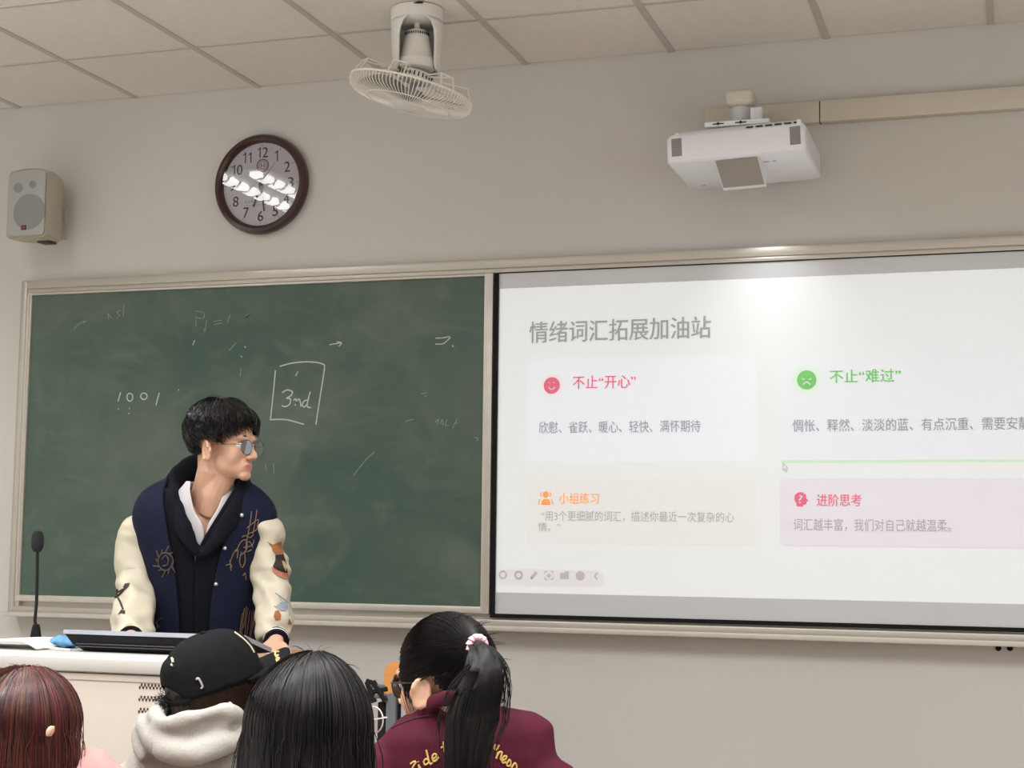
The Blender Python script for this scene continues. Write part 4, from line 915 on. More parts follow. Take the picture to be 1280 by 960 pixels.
M_hair = hair_mat('hair_black', (0.006, 0.0055, 0.006), (0.014, 0.012, 0.012), 0.42)
for s in (-1, 1):
    b = MB(); b.tube([MHs @ V(p) for p in ((0.0925, s * 0.014, 0.0415), (0.0905, s * 0.026, 0.0455), (0.0835, s * 0.040, 0.0455), (0.0740, s * 0.049, 0.0415))], [0.0018, 0.0032, 0.0028, 0.0010], 8, flat=0.9); b.build('eyebrow', M_hair, teacher)
# short hair: tufts flowing from the crown, fringe over the forehead
rnd = random.Random(7)
def scalp(th, ph, lift=0.0):                         # th from the crown (up, slightly back), ph 0 = forwards
    r = V((0.0955 + lift, 0.082 + lift, 0.082 + lift))
    return V((-0.008 + r.x * math.sin(th) * math.cos(ph) - 0.010 * math.cos(th), r.y * math.sin(th) * math.sin(ph), 0.060 + r.z * math.cos(th)))
def hair_end(ph):                                   # how far down the hair goes, per direction
    c = math.cos(ph)
    if c > 0.75: return 1.30
    if c > 0.25: return 1.34
    if c > -0.15: return 1.50
    return 1.98
hb = MB()
def th_lim(ph):
    a = abs((ph + PI) % (2 * PI) - PI)
    T_ = ((0, 1.22), (0.35, 1.20), (0.7, 1.42), (1.0, 1.58), (1.2, 1.86), (1.30, 1.86), (1.40, 1.72), (1.95, 1.80), (2.2, 2.22), (PI, 2.36), (9, 2.36))
    for (a0, v0), (a1, v1) in zip(T_, T_[1:]):
        if a <= a1: return v0 + (v1 - v0) * (a - a0) / max(a1 - a0, 1e-6)
shell_from(hb, lambda u, v: MHs @ scalp(0.02 + v * (th_lim(u * 2 * PI) - 0.02), u * 2 * PI, 0.010 + 0.004 * math.sin(9 * u * 2 * PI)), 60, 18)
paths = []
for k in range(3400):
    ph = rnd.uniform(0, 2 * PI); lim = th_lim(ph); th = lim * math.sqrt(rnd.random()) * 0.98
    fr_ = abs((ph + PI) % (2 * PI) - PI); sw = rnd.gauss(0.10, 0.16) + 0.25 * noise.noise(V((ph * 2.2, th * 2.5, 1.3)))
    ln = rnd.uniform(0.55, 1.0); lift = 0.005 + 0.018 * (0.5 + 0.5 * noise.noise(V((ph * 3.1, th * 4.0, 7.7)))) * rnd.uniform(0.6, 1.2)
    over = rnd.uniform(0.0, 0.10) + (0.30 * rnd.random() if 0.12 < fr_ < 1.0 else 0.06)
    end = min(th + ln, lim + over); q = []
    for i in range(8):
        f = i / 7; t_ = th + (end - th) * f; a = ph + sw * f * f * (0.8 if t_ > 0.4 else 1.8)
        q.append(MHs @ scalp(t_, a, lift + 0.007 * math.sin(PI * min(1, f * 1.1)) - 0.004 * f))
    paths.append(q)
strands(hb, paths, 0.0017, 0.0005)
hb.build('hair', M_hair, teacher)
# glasses
M_wire = mat('glasses_metal', srgb(120, 112, 104), 0.25, metal=0.8)
def lens_mat():
    m = glass_mat(); m.name = 'lens_glass'; nt = m.node_tree; g = [n for n in nt.nodes if n.type == 'BSDF_GLOSSY'][0]
    for l in list(g.inputs['Normal'].links): nt.links.remove(l)
    g.inputs['Color'].default_value = (0.36, 0.38, 0.40, 1); return m
M_lens = lens_mat()
def glasses(M, parent, mw_=None, rad=0.0235, thick=0.0011):
    mw_ = mw_ or M_wire; b = MB(); x = 0.1035
    loops = []
    for s in (-1, 1):
        lp = [M @ V((x - 0.004 * abs(math.cos(a) * 1) * (1 if math.cos(a) > 0 else 0), s * (0.033 + rad * 1.06 * math.cos(a)), 0.014 + rad * 0.92 * math.sin(a))) for a in [2 * PI * k / 28 for k in range(28)]]
        loops.append(lp); b.tube(lp, thick, 6, closed=True)
    b.tube([M @ V((x, -0.0085, 0.018)), M @ V((x + 0.006, 0, 0.022)), M @ V((x, 0.0085, 0.018))], thick, 6)
    for s in (-1, 1):
        b.tube([M @ V((x - 0.002, s * 0.0575, 0.020)), M @ V((x - 0.012, s * 0.072, 0.021)), M @ V((0.05, s * 0.0755, 0.019)), M @ V((0.012, s * 0.081, 0.017))], thick, 6)
    g = b.build('glasses', mw_, parent)
    for lp in loops:
        c = sum(lp, V()) / len(lp); b = MB(); b.add(lp, [list(range(len(lp)))]); b.build('lens', M_lens, g, smooth=False, fix=False)
    return g
glasses(MHs, teacher)
# white T-shirt, black hoodie
M_tee = mat('tee_white', srgb(204, 199, 202), 0.8, var=0.02, bump=0.2, bscale=90)
M_hood = mat('hoodie_black', (0.0055, 0.006, 0.010), 0.95, var=0.2, vscale=60, bump=0.3, bscale=300, spec=0.2)
tree_b = bvh(teacher)
def shell(name, rings_spec, m, parent, thick, n=56, ex=2.3, wr=None, off=1):
    rows = []
    for (cx, cy, d, hw_, hd2, gl, gr_) in rings_spec:
        tl = math.asin(max(-1, min(1, (gl - cx) / hw_))); tr_ = math.asin(max(-1, min(1, (gr_ - cx) / hw_)))
        # same superellipse as ring(): invert the exponent for the gap angles
        def inv(s): return math.asin(math.copysign(min(1, abs(s) ** (ex / 2)), s))
        a0, a1 = inv((gr_ - cx) / hw_), 2 * PI + inv((gl - cx) / hw_)
        rows.append(ring(cx, cy, d, hw_, hd2, n, 0.0, a0, a1, ex))
    b = MB(); b.loft(rows, cap=False, wrap=False); o = b.build(name, m, parent)
    if wr: wrinkle(o, *wr)
    subsurf(o, 1); solid(o, thick, off); return o
b = MB()
tee_rows = []
for (cx, cy, d, hw_, hd2, gl, gr_) in ((262, 603, 4.835, 28, 0.072, 244, 287), (261, 612, 4.84, 34, 0.080, 243, 286), (260, 622, 4.85, 42, 0.090, 246, 283), (259, 634, 4.86, 54, 0.100, 249, 280), (258, 645, 4.87, 62, 0.107, 254, 275), (257, 651, 4.87, 64, 0.109, 260, 270), (257, 665, 4.875, 66, 0.113, 264.9, 265.1), (256, 700, 4.89, 66, 0.115, 264.9, 265.1), (256, 800, 4.93, 62, 0.115, 264.9, 265.1)):
    tee_rows.append((cx, cy, d, hw_, hd2, gl, gr_))
shell('tshirt', tee_rows, M_tee, teacher, 0.003, 64, 2.2, (0.003, 22))
hoodie = shell('hoodie', [(257, 612, 4.85, 50, 0.092, 226, 296), (257, 630, 4.86, 68, 0.108, 231, 288), (257, 650, 4.87, 74, 0.118, 238, 277), (256, 672, 4.88, 72, 0.124, 246.5, 264), (256, 688, 4.885, 70, 0.126, 252, 257), (256, 696, 4.89, 69, 0.127, 253.9, 254.1), (256, 740, 4.91, 64, 0.128, 252.9, 253.1), (256, 800, 4.94, 63, 0.128, 252.9, 253.1), (256, 850, 4.96, 65, 0.13, 252.9, 253.1)], M_hood, teacher, 0.006, 56, 2.3, (0.004, 16))
b = MB()
hoodpath = [P(256, 583, 4.99), P(236, 590, 4.95), P(216, 610, 4.87), P(218, 634, 4.79), P(231, 662, 4.74), P(251, 693, 4.745), P(272, 670, 4.74), P(291, 645, 4.76), P(306, 618, 4.82), P(301, 602, 4.90), P(282, 592, 4.98)]
hp = spline(hoodpath + [hoodpath[0]], 5)[:-1]; hr = []
for i in range(len(hp)):
    u = i / 5
    hr.append([0.050, 0.050, 0.048, 0.040, 0.030, 0.013, 0.028, 0.036, 0.042, 0.046, 0.050, 0.050][int(u)] * (1 - u % 1) + [0.050, 0.050, 0.048, 0.040, 0.030, 0.013, 0.028, 0.036, 0.042, 0.046, 0.050, 0.050][int(u) + 1] * (u % 1))
b.tube(hp, hr, 16, closed=True, flat=0.55, ref=(0, 0, 1))
b.tube([P(240, 596, 4.97), P(232, 620, 5.00), P(240, 660, 5.03)], [0.06, 0.085, 0.05], 16); b.tube([P(276, 600, 4.98), P(280, 622, 5.00), P(270, 660, 5.03)], [0.05, 0.075, 0.05], 16)
me = remesh(b, 0.008, 6); hd_o = finish(me, 'hood', M_hood, teacher); wrinkle(hd_o, 0.006, 14)
# varsity jacket
M_navy = mat('jacket_navy', srgb(20, 24, 47), 0.9, var=0.12, vscale=50, bump=0.35, bscale=350, spec=0.25)
M_crm = mat('sleeve_cream', srgb(196, 187, 166), 0.5, var=0.02, vscale=10, bump=0.1, bscale=120)
jk = shell('jacket', [(256, 600, 4.87, 44, 0.085, 214, 296), (257, 607, 4.87, 60, 0.095, 213, 300), (257, 618, 4.87, 73, 0.108, 212, 301), (257, 632, 4.87, 84, 0.122, 214, 300), (257, 648, 4.875, 89, 0.133, 218, 297), (257, 668, 4.885, 85, 0.139, 222, 291), (256, 692, 4.89, 78, 0.142, 228, 285), (256, 730, 4.91, 71, 0.144, 233, 277), (256, 770, 4.93, 69, 0.145, 236, 272), (256, 810, 4.95, 69, 0.146, 238, 272), (256, 850, 4.97, 70, 0.148, 239, 272)], M_navy, teacher, 0.008, 72, 2.4, (0.013, 9, (1.3, 1.3, 0.55)))
def sleeve(path, rad, m, name, parent, seed, amp=0.02):
    pts = spline(path, 7); k = len(pts) - 1; rs = []
    for i in range(len(pts)):
        u = i / k * (len(rad) - 1); j = min(int(u), len(rad) - 2); rs.append(rad[j] * (1 - (u - j)) + rad[j + 1] * (u - j))
    b = MB(); b.tube(pts, rs, 28)
    o = b.build(name, m, parent); me = o.data; me.update(); nr = [v.normal.copy() for v in me.vertices]
    for v, nn in zip(me.vertices, nr):
        q = v.co; f = noise.noise(V((q.x * 7 + seed, q.y * 7, q.z * 22))); g2 = noise.noise(V((q.x * 16 + seed, q.y * 16, q.z * 30 + 5)))
        ridge = 1 - 2 * abs(noise.noise(V((q.x * 9 - seed, q.y * 9, q.z * 17 + q.x * 8))))
        v.co += nn * (amp * 0.8 * f + amp * 0.4 * g2 + amp * 0.7 * (ridge - 0.4))
    subsurf(o, 2); return o
sR = sleeve([P(188, 648, 4.87), P(175, 662, 4.86), P(170, 690, 4.86), P(169, 722, 4.85), P(167, 755, 4.77), P(165, 787, 4.68), P(163, 804, 4.60)], [0.030, 0.052, 0.060, 0.061, 0.061, 0.062, 0.050], M_crm, 'sleeve', teacher, 1.7)
sL = sleeve([P(326, 650, 4.85), P(334, 664, 4.83), P(335, 690, 4.82), P(337, 722, 4.81), P(341, 755, 4.75), P(344, 784, 4.68), P(345, 797, 4.66)], [0.026, 0.046, 0.054, 0.056, 0.056, 0.056, 0.044], M_crm, 'sleeve', teacher, 6.1)
for wr, up2, sl in ((wR, P(164, 797, 4.62), sR), (wL, P(345, 794, 4.66), sL)):
    e = wr + (up2 - wr) * 0.1; b = MB(); axis = up2 - e
    for i, (t0, t1, mi) in enumerate(((1.15, 0.66, 0), (0.66, 0.52, 1), (0.52, 0.36, 0), (0.36, 0.20, 1), (0.20, -0.15, 0))):
        b.cur = mi; b.tube([e + axis * t0, e + axis * (t0 + t1) / 2, e + axis * t1], [0.0375, 0.0385, 0.0375], 28)
    b.build('cuff', [M_hood, mat('cuff_white', srgb(220, 218, 212), 0.8)], sl)
trj = bvh(jk); trl = bvh(sL); trr = bvh(sR)
M_gold = mat('embroidery_bronze', srgb(128, 104, 78), 0.6, var=0.2, vscale=200); M_silver = mat('snap_silver', srgb(210, 210, 214), 0.25, metal=0.7)
tri_sub = lambda o: BVHTree.FromObject(o, bpy.context.evaluated_depsgraph_get())
bpy.context.view_layer.update()
trj, trl, trr = tri_sub(jk), tri_sub(sL), tri_sub(sR)
for (x, y) in ((212, 656), (225, 699), (231, 738), (302, 644), (281, 685), (270, 730), (236, 775)):
    q = on_surface(trj, x, y, 0.002)
    if q is None: continue
    b = MB(); b.ell(q, (0.0065, 0.0065, 0.0065), None, 12, 8); b.build('snap_button', M_silver, jk)
cr1 = lambda l: [(100 + a / 2.667, 480 + c / 2.667) for a, c in l]
b = MB()
for st in ([(572, 425), (566, 470), (556, 520), (552, 560)], [(590, 420), (582, 470), (576, 500)], [(556, 480), (575, 465), (594, 452), (590, 475)], [(560, 500), (585, 488), (592, 476)], [(540, 510), (552, 505), (566, 512), (578, 502)], [(520, 560), (535, 528), (552, 520), (556, 548), (538, 570)], [(545, 545), (572, 538), (580, 520)], [(500, 595), (514, 560), (526, 552), (524, 580)], [(538, 560), (532, 590), (540, 612), (550, 590), (548, 560)], [(486, 605), (502, 600), (506, 612)], [(500, 585), (503, 622)], [(556, 560), (572, 552)], [(552, 530), (566, 526), (576, 545)], [(543, 640), (550, 630), (553, 652)]):
    stitch(b, trj, cr1(st), 0.0014, 0.0012)
b.build('embroidered_script', M_gold, jk)
b = MB()
for k in range(12):
    a = 2 * PI * k / 12; cx, cy = 207, 702; r1_, r2_ = 9.5, 12.5 + 3.5 * (k % 2)
    stitch(b, trj, [(cx + r1_ * math.cos(a), cy + r1_ * 1.2 * math.sin(a)), (cx + r2_ * math.cos(a + 0.25), cy + r2_ * 1.25 * math.sin(a + 0.25))], 0.0022, 0.0012)
stitch(b, trj, [(207 + 9 * math.cos(2 * PI * k / 14), 702 + 11 * math.sin(2 * PI * k / 14)) for k in range(15)], 0.0022, 0.0012, 3)
stitch(b, trj, [(203, 699), (207, 694), (211, 699), (209, 706), (204, 707)], 0.002, 0.0015)
b.build('embroidered_crest', mat('embroidery_brown', srgb(84, 68, 56), 0.7, var=0.2, vscale=200), jk)
b = MB(); r2 = random.Random(3)
for k in range(10):
    x = 299 + k * 2.3; y0 = 766 - 6 * math.sin(k * 0.9) - k * 1.3; stitch(b, trj, [(x + 4, y0), (x + 2 + r2.uniform(-1, 1), y0 + 18), (x, y0 + 34 + r2.uniform(-8, 8))], 0.0013, 0.0012)
b.build('embroidered_fringe', M_gold, jk)
b = MB()
for st in ([(188, 785), (195, 778), (203, 772)], [(192, 790), (200, 782)], [(196, 778), (198, 784)], [(186, 776), (190, 781)]): stitch(b, trj, st, 0.002, 0.0015)
b.build('embroidered_sprig', mat('embroidery_dull', srgb(84, 52, 60), 0.7), jk)
M_rust = mat('patch_rust', srgb(150, 88, 46), 0.7, var=0.15, vscale=80); M_dk = mat('patch_dark', srgb(46, 32, 26), 0.7, var=0.2); M_sal = mat('patch_salmon', srgb(190, 120, 92), 0.7, var=0.15, vscale=90); M_gb = mat('patch_grey_blue', srgb(140, 150, 160), 0.6, var=0.15, vscale=100)
c5 = lambda l: [(240 + a / 4.8, 620 + c / 4.8) for a, c in l]
b = MB(); patch(b, trl, c5([(450, 272), (484, 292), (516, 278), (534, 272), (540, 305), (548, 345), (520, 345), (500, 350), (482, 330), (478, 306)]), 0.0022); b.build('sleeve_patch', M_rust, sL)
b = MB(); patch(b, trl, c5([(500, 352), (546, 348), (560, 390), (570, 440), (572, 462), (540, 455), (505, 440), (484, 425), (498, 390)]), 0.0022); b.build('sleeve_patch', M_dk, sL)
b = MB(); patch(b, trl, c5([(480, 428), (505, 442), (540, 457), (574, 466), (580, 496), (548, 498), (510, 480), (484, 456)]), 0.0026); b.build('sleeve_patch', M_sal, sL)
b = MB(); patch(b, trl, c5([(536, 388), (552, 392), (568, 430), (560, 450), (544, 420)]), 0.003); b.build('sleeve_patch', mat('patch_tan', srgb(176, 150, 110), 0.7), sL)
b = MB(); patch(b, trl, c5([(500, 668), (530, 640), (572, 632), (574, 662), (556, 690), (526, 690)]), 0.0022)
for st in ([(500, 585), (540, 612), (575, 640)], [(516, 598), (545, 640)], [(575, 600), (560, 640)], [(495, 664), (520, 672)], [(570, 640), (582, 720)]): stitch(b, trl, c5(st), 0.0014, 0.002)
b.build('sleeve_patch', M_gb, sL)
b = MB(); patch(b, trl, c5([(498, 694), (518, 688), (534, 715), (530, 742), (502, 748), (490, 722)]), 0.0022); b.build('sleeve_patch', M_rust, sL)
b = MB(); patch(b, trl, c5([(580, 735), (598, 772), (574, 768)]), 0.0022); b.build('sleeve_patch', M_rust, sL)
b = MB(); cc6 = lambda l: [(130 + a / 4.8, 620 + c / 4.8) for a, c in l]
patch(b, trr, cc6([(116, 548), (128, 526), (154, 524), (150, 545), (130, 562)]), 0.0022); patch(b, trr, cc6([(86, 712), (104, 684), (128, 690), (126, 712), (106, 704)]), 0.0022)
for st in ([(130, 555), (98, 590), (84, 606), (100, 640), (114, 680)], [(90, 575), (118, 560)], [(80, 600), (84, 560)], [(70, 612), (90, 600)]): stitch(b, trr, cc6(st), 0.003, 0.002)
b.build('sleeve_patch', M_dk, sR)
# dark trousers and shoes behind the lectern
b = MB(); b.loft([ring(256, 835, 4.96, 63, 0.125), ring(256, 880, 4.97, 64, 0.13), ring(256, 905, 4.97, 62, 0.125)])
for s in (-1, 1):
    hip = P(256, 885, 4.97) + RH * 0.085 * s; kn = V((hip.x, hip.y, 0.66)) - FH * 0.02; an = V((hip.x, hip.y, 0.27)) + FH * 0.03
    b.tube([hip, hip * 0.5 + kn * 0.5, kn, kn * 0.5 + an * 0.5, an - UP * 0.02], [0.10, 0.095, 0.08, 0.078, 0.072], 16)
me = remesh(b, 0.012, 5); finish(me, 'trousers', mat('trousers_black', (0.015, 0.015, 0.018), 0.85, bump=0.2), teacher)
for s in (-1, 1):
    hip = P(256, 885, 4.97) + RH * 0.085 * s; a = V((hip.x, hip.y, 0.215)) + FH * 0.03
    b = MB(); b.tube([a + FH * 0.07, a, a - FH * 0.10 - UP * 0.008, a - FH * 0.19 - UP * 0.014], [0.036, 0.046, 0.044, 0.03], 14); b.bbox((-0.045, -0.2, -0.0), (0.045, 0.09, 0.02), 0.006, Matrix.Translation((a.x, a.y, 0.1805)) @ Matrix.Rotation(math.atan2(FH.y, FH.x) - PI / 2, 4, 'Z'))
    me = remesh(b, 0.008, 3); finish(me, 'shoe', mat('shoe_white', srgb(210, 208, 204), 0.5), teacher)
# ================================================================== STUDENTS (seen from behind)
def seated(head, M, hc, fb, nb, sh_half=0.185, hip_z=0.50, side=None, arms=None, scale=1.0, voxel=0.0075, extra=None):
    # skin body: head, neck, torso, arms resting forward, thighs, shins; nb = base of the neck
    lb = UP.cross(fb).normalized(); b = MB(); Mh = M @ Matrix.Scale(scale, 4); head_prims(b, Mh)
    b.tube([Mh @ V((-0.02, 0, 0)), Mh @ V((-0.02, 0, -0.05)), nb + UP * 0.03, nb - UP * 0.03], [0.050, 0.048, 0.050, 0.062], 16)
    hips = V((nb.x, nb.y, hip_z)) - fb * 0.06
    def rg(c, hw, hd): return [c + lb * hw * math.cos(2 * PI * k / 24) + fb * hd * math.sin(2 * PI * k / 24) for k in range(24)]
    mid = lambda t: nb.lerp(hips, t)
    b.loft([rg(nb, 0.05, 0.045), rg(mid(0.06), sh_half * 0.75, 0.06), rg(mid(0.16), sh_half * 0.92, 0.085), rg(mid(0.45), sh_half * 0.80, 0.095), rg(mid(0.75), sh_half * 0.78, 0.095), rg(mid(1.0), sh_half * 0.9, 0.11), rg(mid(1.12), sh_half * 0.7, 0.09)])
    pose = []
    for s in (-1, 1):
        sh = mid(0.12) + lb * sh_half * s
        el, wr = (arms or {}).get(s, (sh - UP * 0.24 + fb * 0.10 + lb * 0.05 * s, sh - UP * 0.27 + fb * 0.33 - lb * 0.05 * s))
        b.tube([sh, sh.lerp(el, 0.5), el, el.lerp(wr, 0.5), wr], [0.046, 0.042, 0.036, 0.034, 0.024], 12)
        d = (wr - el).normalized(); hand_prims(b, wr, d, UP, -s, 0.30, 0.1, 0.92)
        hp = hips + lb * 0.085 * s; kn = hp + fb * 0.43 + lb * 0.03 * s; an = V((kn.x, kn.y, 0.09)) - fb * 0.02
        b.tube([hp, hp.lerp(kn, 0.5), kn, kn.lerp(an, 0.5), an], [0.080, 0.072, 0.052, 0.050, 0.034], 12)
        b.tube([an, an - UP * 0.045 + fb * 0.02, an - UP * 0.06 + fb * 0.13], [0.034, 0.034, 0.026], 10)
        pose.append((sh, el, wr, hp, kn, an))
    if extra: extra(b)
    me = remesh(b, voxel, 3); o = finish(me, 'person', [M_skin, M_lip]); paint_head(me, Mh); return o, Mh, pose, rg, mid
def lowers(o, pose, m, mshoe, fb, hips_rings):
    b = MB(); b.loft(hips_rings)
    for (sh, el, wr, hp, kn, an) in pose: b.tube([hp, hp.lerp(kn, 0.5), kn, kn.lerp(an, 0.5), an - UP * 0.01], [0.096, 0.088, 0.070, 0.066, 0.058], 14)
    finish(remesh(b, 0.012, 4), 'trousers', m, o)
    for (sh, el, wr, hp, kn, an) in pose:
        b = MB(); b.tube([an - fb * 0.06 - UP * 0.05, an - UP * 0.035, an - UP * 0.05 + fb * 0.10, an - UP * 0.062 + fb * 0.17], [0.036, 0.044, 0.038, 0.026], 12); finish(remesh(b, 0.008, 2), 'shoe', mshoe, o)
def top(o, name, m, rings, pose, rad=0.058, extra=None, voxel=0.009, wr=(0.008, 11), it=6):
    b = MB(); b.loft(rings)
    for (sh, el, w, hp, kn, an) in pose: b.tube([sh.lerp(rings_c(rings[3]), 0.25), sh, sh.lerp(el, 0.5), el, el.lerp(w, 0.5), el.lerp(w, 0.93)], [rad, rad * 1.12, rad * 1.05, rad, rad * 0.92, rad * 0.72], 16)
    if extra: extra(b)
    t = finish(remesh(b, voxel, it), name, m, o); wrinkle(t, *wr); return t
def rings_c(r): return sum(r, V()) / len(r)
M_jean = mat('trousers_dark', (0.02, 0.022, 0.03), 0.85, bump=0.2); M_shoe = mat('shoe_grey', srgb(150, 148, 146), 0.6)
# long straight hair: roots round the crown, over the skull, then straight down
def long_hair(name, m, parent, c, r, f, zend, n=2600, half=2.2, flare=0.10, seed=1, r0=0.0011, fly=90, wave=0.006, top_dip=0.0, mats=None, split=0.0):
    rd = random.Random(seed); l = UP.cross(f); b = MB()
    def pt(th, ps, lift): return c + (-f * math.cos(ps) + l * math.sin(ps)) * 0 + (-f * (r[1] + lift) * math.cos(ps) + l * (r[0] + lift) * math.sin(ps)) * math.sin(th) + UP * ((r[2] + lift) * math.cos(th) - top_dip * math.exp(-(math.sin(ps) * math.sin(th) / 0.10) ** 2) * (1 if th < 0.9 else 0))
    def path(ps, th0, lift, z1, kx=0.0, k=16, w=0.0, sd=0.0):
        q = []; n1 = 7; th1 = 1.62
        for i in range(n1 + 1):
            th = th0 + (th1 - th0) * i / n1; q.append(pt(th, ps, lift))
        p0 = q[-1]; out = (p0 - c); out.z = 0; out.normalize(); zz = p0.z - z1
        for i in range(1, k - n1):
            t = i / (k - n1 - 1); p = p0 + out * (flare * zz * (t - 0.45 * t * t)) - UP * zz * t
            p += l * (w * noise.noise(V((ps * 3 + sd, t * 2.2, sd))) + kx * t) + f * (w * noise.noise(V((ps * 3 + 9, t * 2.2, sd + 4))))
            q.append(p)
        return q
    rows = []
    for i in range(61):
        ps = -half + 2 * half * i / 60; rows.append(path(ps, 0.02, -0.004, zend, 0, 20))
    b.cur = 0; b.loft(rows, cap=False, wrap=False)
    if mats: pass
    groups = {}
    for k in range(n):
        ps = rd.uniform(-half, half); cl = noise.noise(V((ps * 5.0, 3.3, seed))); ps2 = ps + 0.03 * cl
        lift = rd.uniform(0.0, 0.006) + 0.003 * noise.noise(V((ps * 9, 1.1, seed)))
        q = path(ps2, rd.uniform(0.03, 1.2), lift, zend + rd.uniform(0, 0.05), rd.gauss(0, 0.004), 17, wave, seed)
        mi = 0
        if mats: mi = min(len(mats), max(0, int((noise.noise(V((ps * 4.0, 7.7, seed))) + 0.5 + rd.gauss(0, 0.25)) * (len(mats) + 1))))
        groups.setdefault(mi, []).append(q)
    for k in range(fly):
        ps = rd.uniform(-half, half); q = path(ps, rd.uniform(0.3, 1.4), 0.006, zend + rd.uniform(0.0, 0.2), rd.gauss(0, 0.02), 17, wave * 3, rd.random() * 9); groups.setdefault(0, []).append([p + (p - c).normalized() * 0.006 * (i / 16) for i, p in enumerate(q)])
    for k in range(fly // 4):                          # short stray hairs standing up along the top
        ps = rd.uniform(-half, half); th = rd.uniform(0.0, 0.8); a = pt(th, ps, 0.0); e = pt(th + rd.uniform(0.15, 0.5), ps + rd.gauss(0, 0.3), rd.uniform(0.006, 0.02)); groups.setdefault(0, []).append([a, a.lerp(e, 0.35) + UP * 0.004, a.lerp(e, 0.7) + UP * 0.004, e]) if k % 5 == 0 else groups.setdefault(-1, []).append([a, a.lerp(e, 0.5) + UP * 0.004, e])
    for mi, ps_ in groups.items(): b.cur = max(0, mi); strands(b, ps_, r0 if mi >= 0 else r0 * 0.4)
    return b.build(name, [m] + (mats or []), parent, fix=False)

# ---- black-haired person in the middle front
fC = (FH * math.cos(math.radians(37)) + RH * math.sin(math.radians(37))).normalized()
cC = P(393, 912, 2.42)
MC2 = frame(cC - UP * 0.028, fC, 0.05)
nbC = V((cC.x, cC.y, cC.z - 0.19)) - FH * 0.01
oC, MCh, poseC, rgC, midC = seated('c', MC2, cC, FH, nbC, 0.185, 0.50)
tag(oC, 'person with long straight black hair and clear-framed glasses, seated nearest the camera in the middle', 'person')
eyes(MCh, oC)
M_hairC = hair_mat('hair_soft_black', (0.007, 0.0062, 0.007), (0.018, 0.0145, 0.014), 0.5, 0.22)
long_hair('hair', M_hairC, oC, cC + UP * 0.008 - fC * 0.005, (0.092, 0.104, 0.108), fC, cC.z - 0.36, 3600, 1.95, 0.075, 5, 0.00105, 120)
M_clear = mat('glasses_clear', srgb(196, 186, 182), 0.2, var=0.02, spec=0.8)
glasses(MCh @ Matrix.Translation((-0.006, 0, 0.028)), oC, M_clear, 0.0225, 0.0011)
M_swt = mat('sweater_grey', srgb(70, 70, 76), 0.9, bump=0.3, bscale=200)
top(oC, 'sweater', M_swt, [rgC(nbC + UP * 0.015, 0.062, 0.055), rgC(midC(0.05), 0.15, 0.072), rgC(midC(0.15), 0.195, 0.10), rgC(midC(0.45), 0.175, 0.115), rgC(midC(0.75), 0.17, 0.115), rgC(midC(1.05), 0.18, 0.13)], poseC)
lowers(oC, poseC, M_jean, M_shoe, FH, [rgC(midC(0.95), 0.17, 0.12), rgC(midC(1.05), 0.175, 0.125), rgC(midC(1.16), 0.15, 0.11)])

# ---- red-haired person on the left
fR = (FH * math.cos(math.radians(42)) + RH * math.sin(math.radians(42))).normalized()
cR = P(30, 908, 2.92)
MR2 = frame(cR - UP * 0.045, fR, 0.08)
nbR = V((cR.x, cR.y, cR.z - 0.055)) + FH * 0.035
def earR(b):
    q = P(63, 914, 2.828); E = Matrix.Translation(q) @ Matrix.Rotation(0.3, 4, FH); b.ell((0, 0, 0), (0.0055, 0.014, 0.0135), E, 12, 8)
oR, MRh, poseR, rgR, midR = seated('r', MR2, cR, FH, nbR, 0.185, 0.50, extra=earR, voxel=0.0055)
tag(oR, 'person with long reddish-brown hair and pink top, cut off at the left edge', 'person')
eyes(MRh, oR)
M_hairR = hair_mat('hair_dark_red', (0.030, 0.009, 0.009), (0.060, 0.016, 0.014), 0.48, 0.35)
M_hairR2 = hair_mat('hair_red', (0.085, 0.014, 0.016), (0.12, 0.022, 0.022), 0.48, 0.35)
M_hairR3 = hair_mat('hair_copper', (0.085, 0.034, 0.018), (0.11, 0.042, 0.022), 0.48, 0.35)
M_hairR4 = hair_mat('hair_root_brown', (0.016, 0.008, 0.008), (0.030, 0.013, 0.012), 0.38)
long_hair('hair', M_hairR, oR, cR + UP * 0.006, (0.096, 0.100, 0.104), fR, cR.z - 0.34, 3400, 2.6, 0.075, 9, 0.0011, 120, 0.008, 0.012, [M_hairR2, M_hairR3, M_hairR4])
M_pink = mat('top_pink', srgb(178, 130, 124), 0.8, var=0.03, bump=0.2, bscale=120)
top(oR, 'pink_top', M_pink, [rgR(nbR + UP * 0.012, 0.07, 0.055), rgR(nbR + UP * 0.006, 0.14, 0.062), rgR(nbR - UP * 0.022, 0.182, 0.075), rgR(nbR - UP * 0.08, 0.190, 0.088), rgR(midR(0.45), 0.175, 0.10), rgR(midR(0.75), 0.17, 0.11), rgR(midR(1.05), 0.18, 0.13)], poseR, 0.050)
lowers(oR, poseR, M_jean, M_shoe, FH, [rgR(midR(0.95), 0.17, 0.12), rgR(midR(1.05), 0.175, 0.125), rgR(midR(1.16), 0.15, 0.11)])

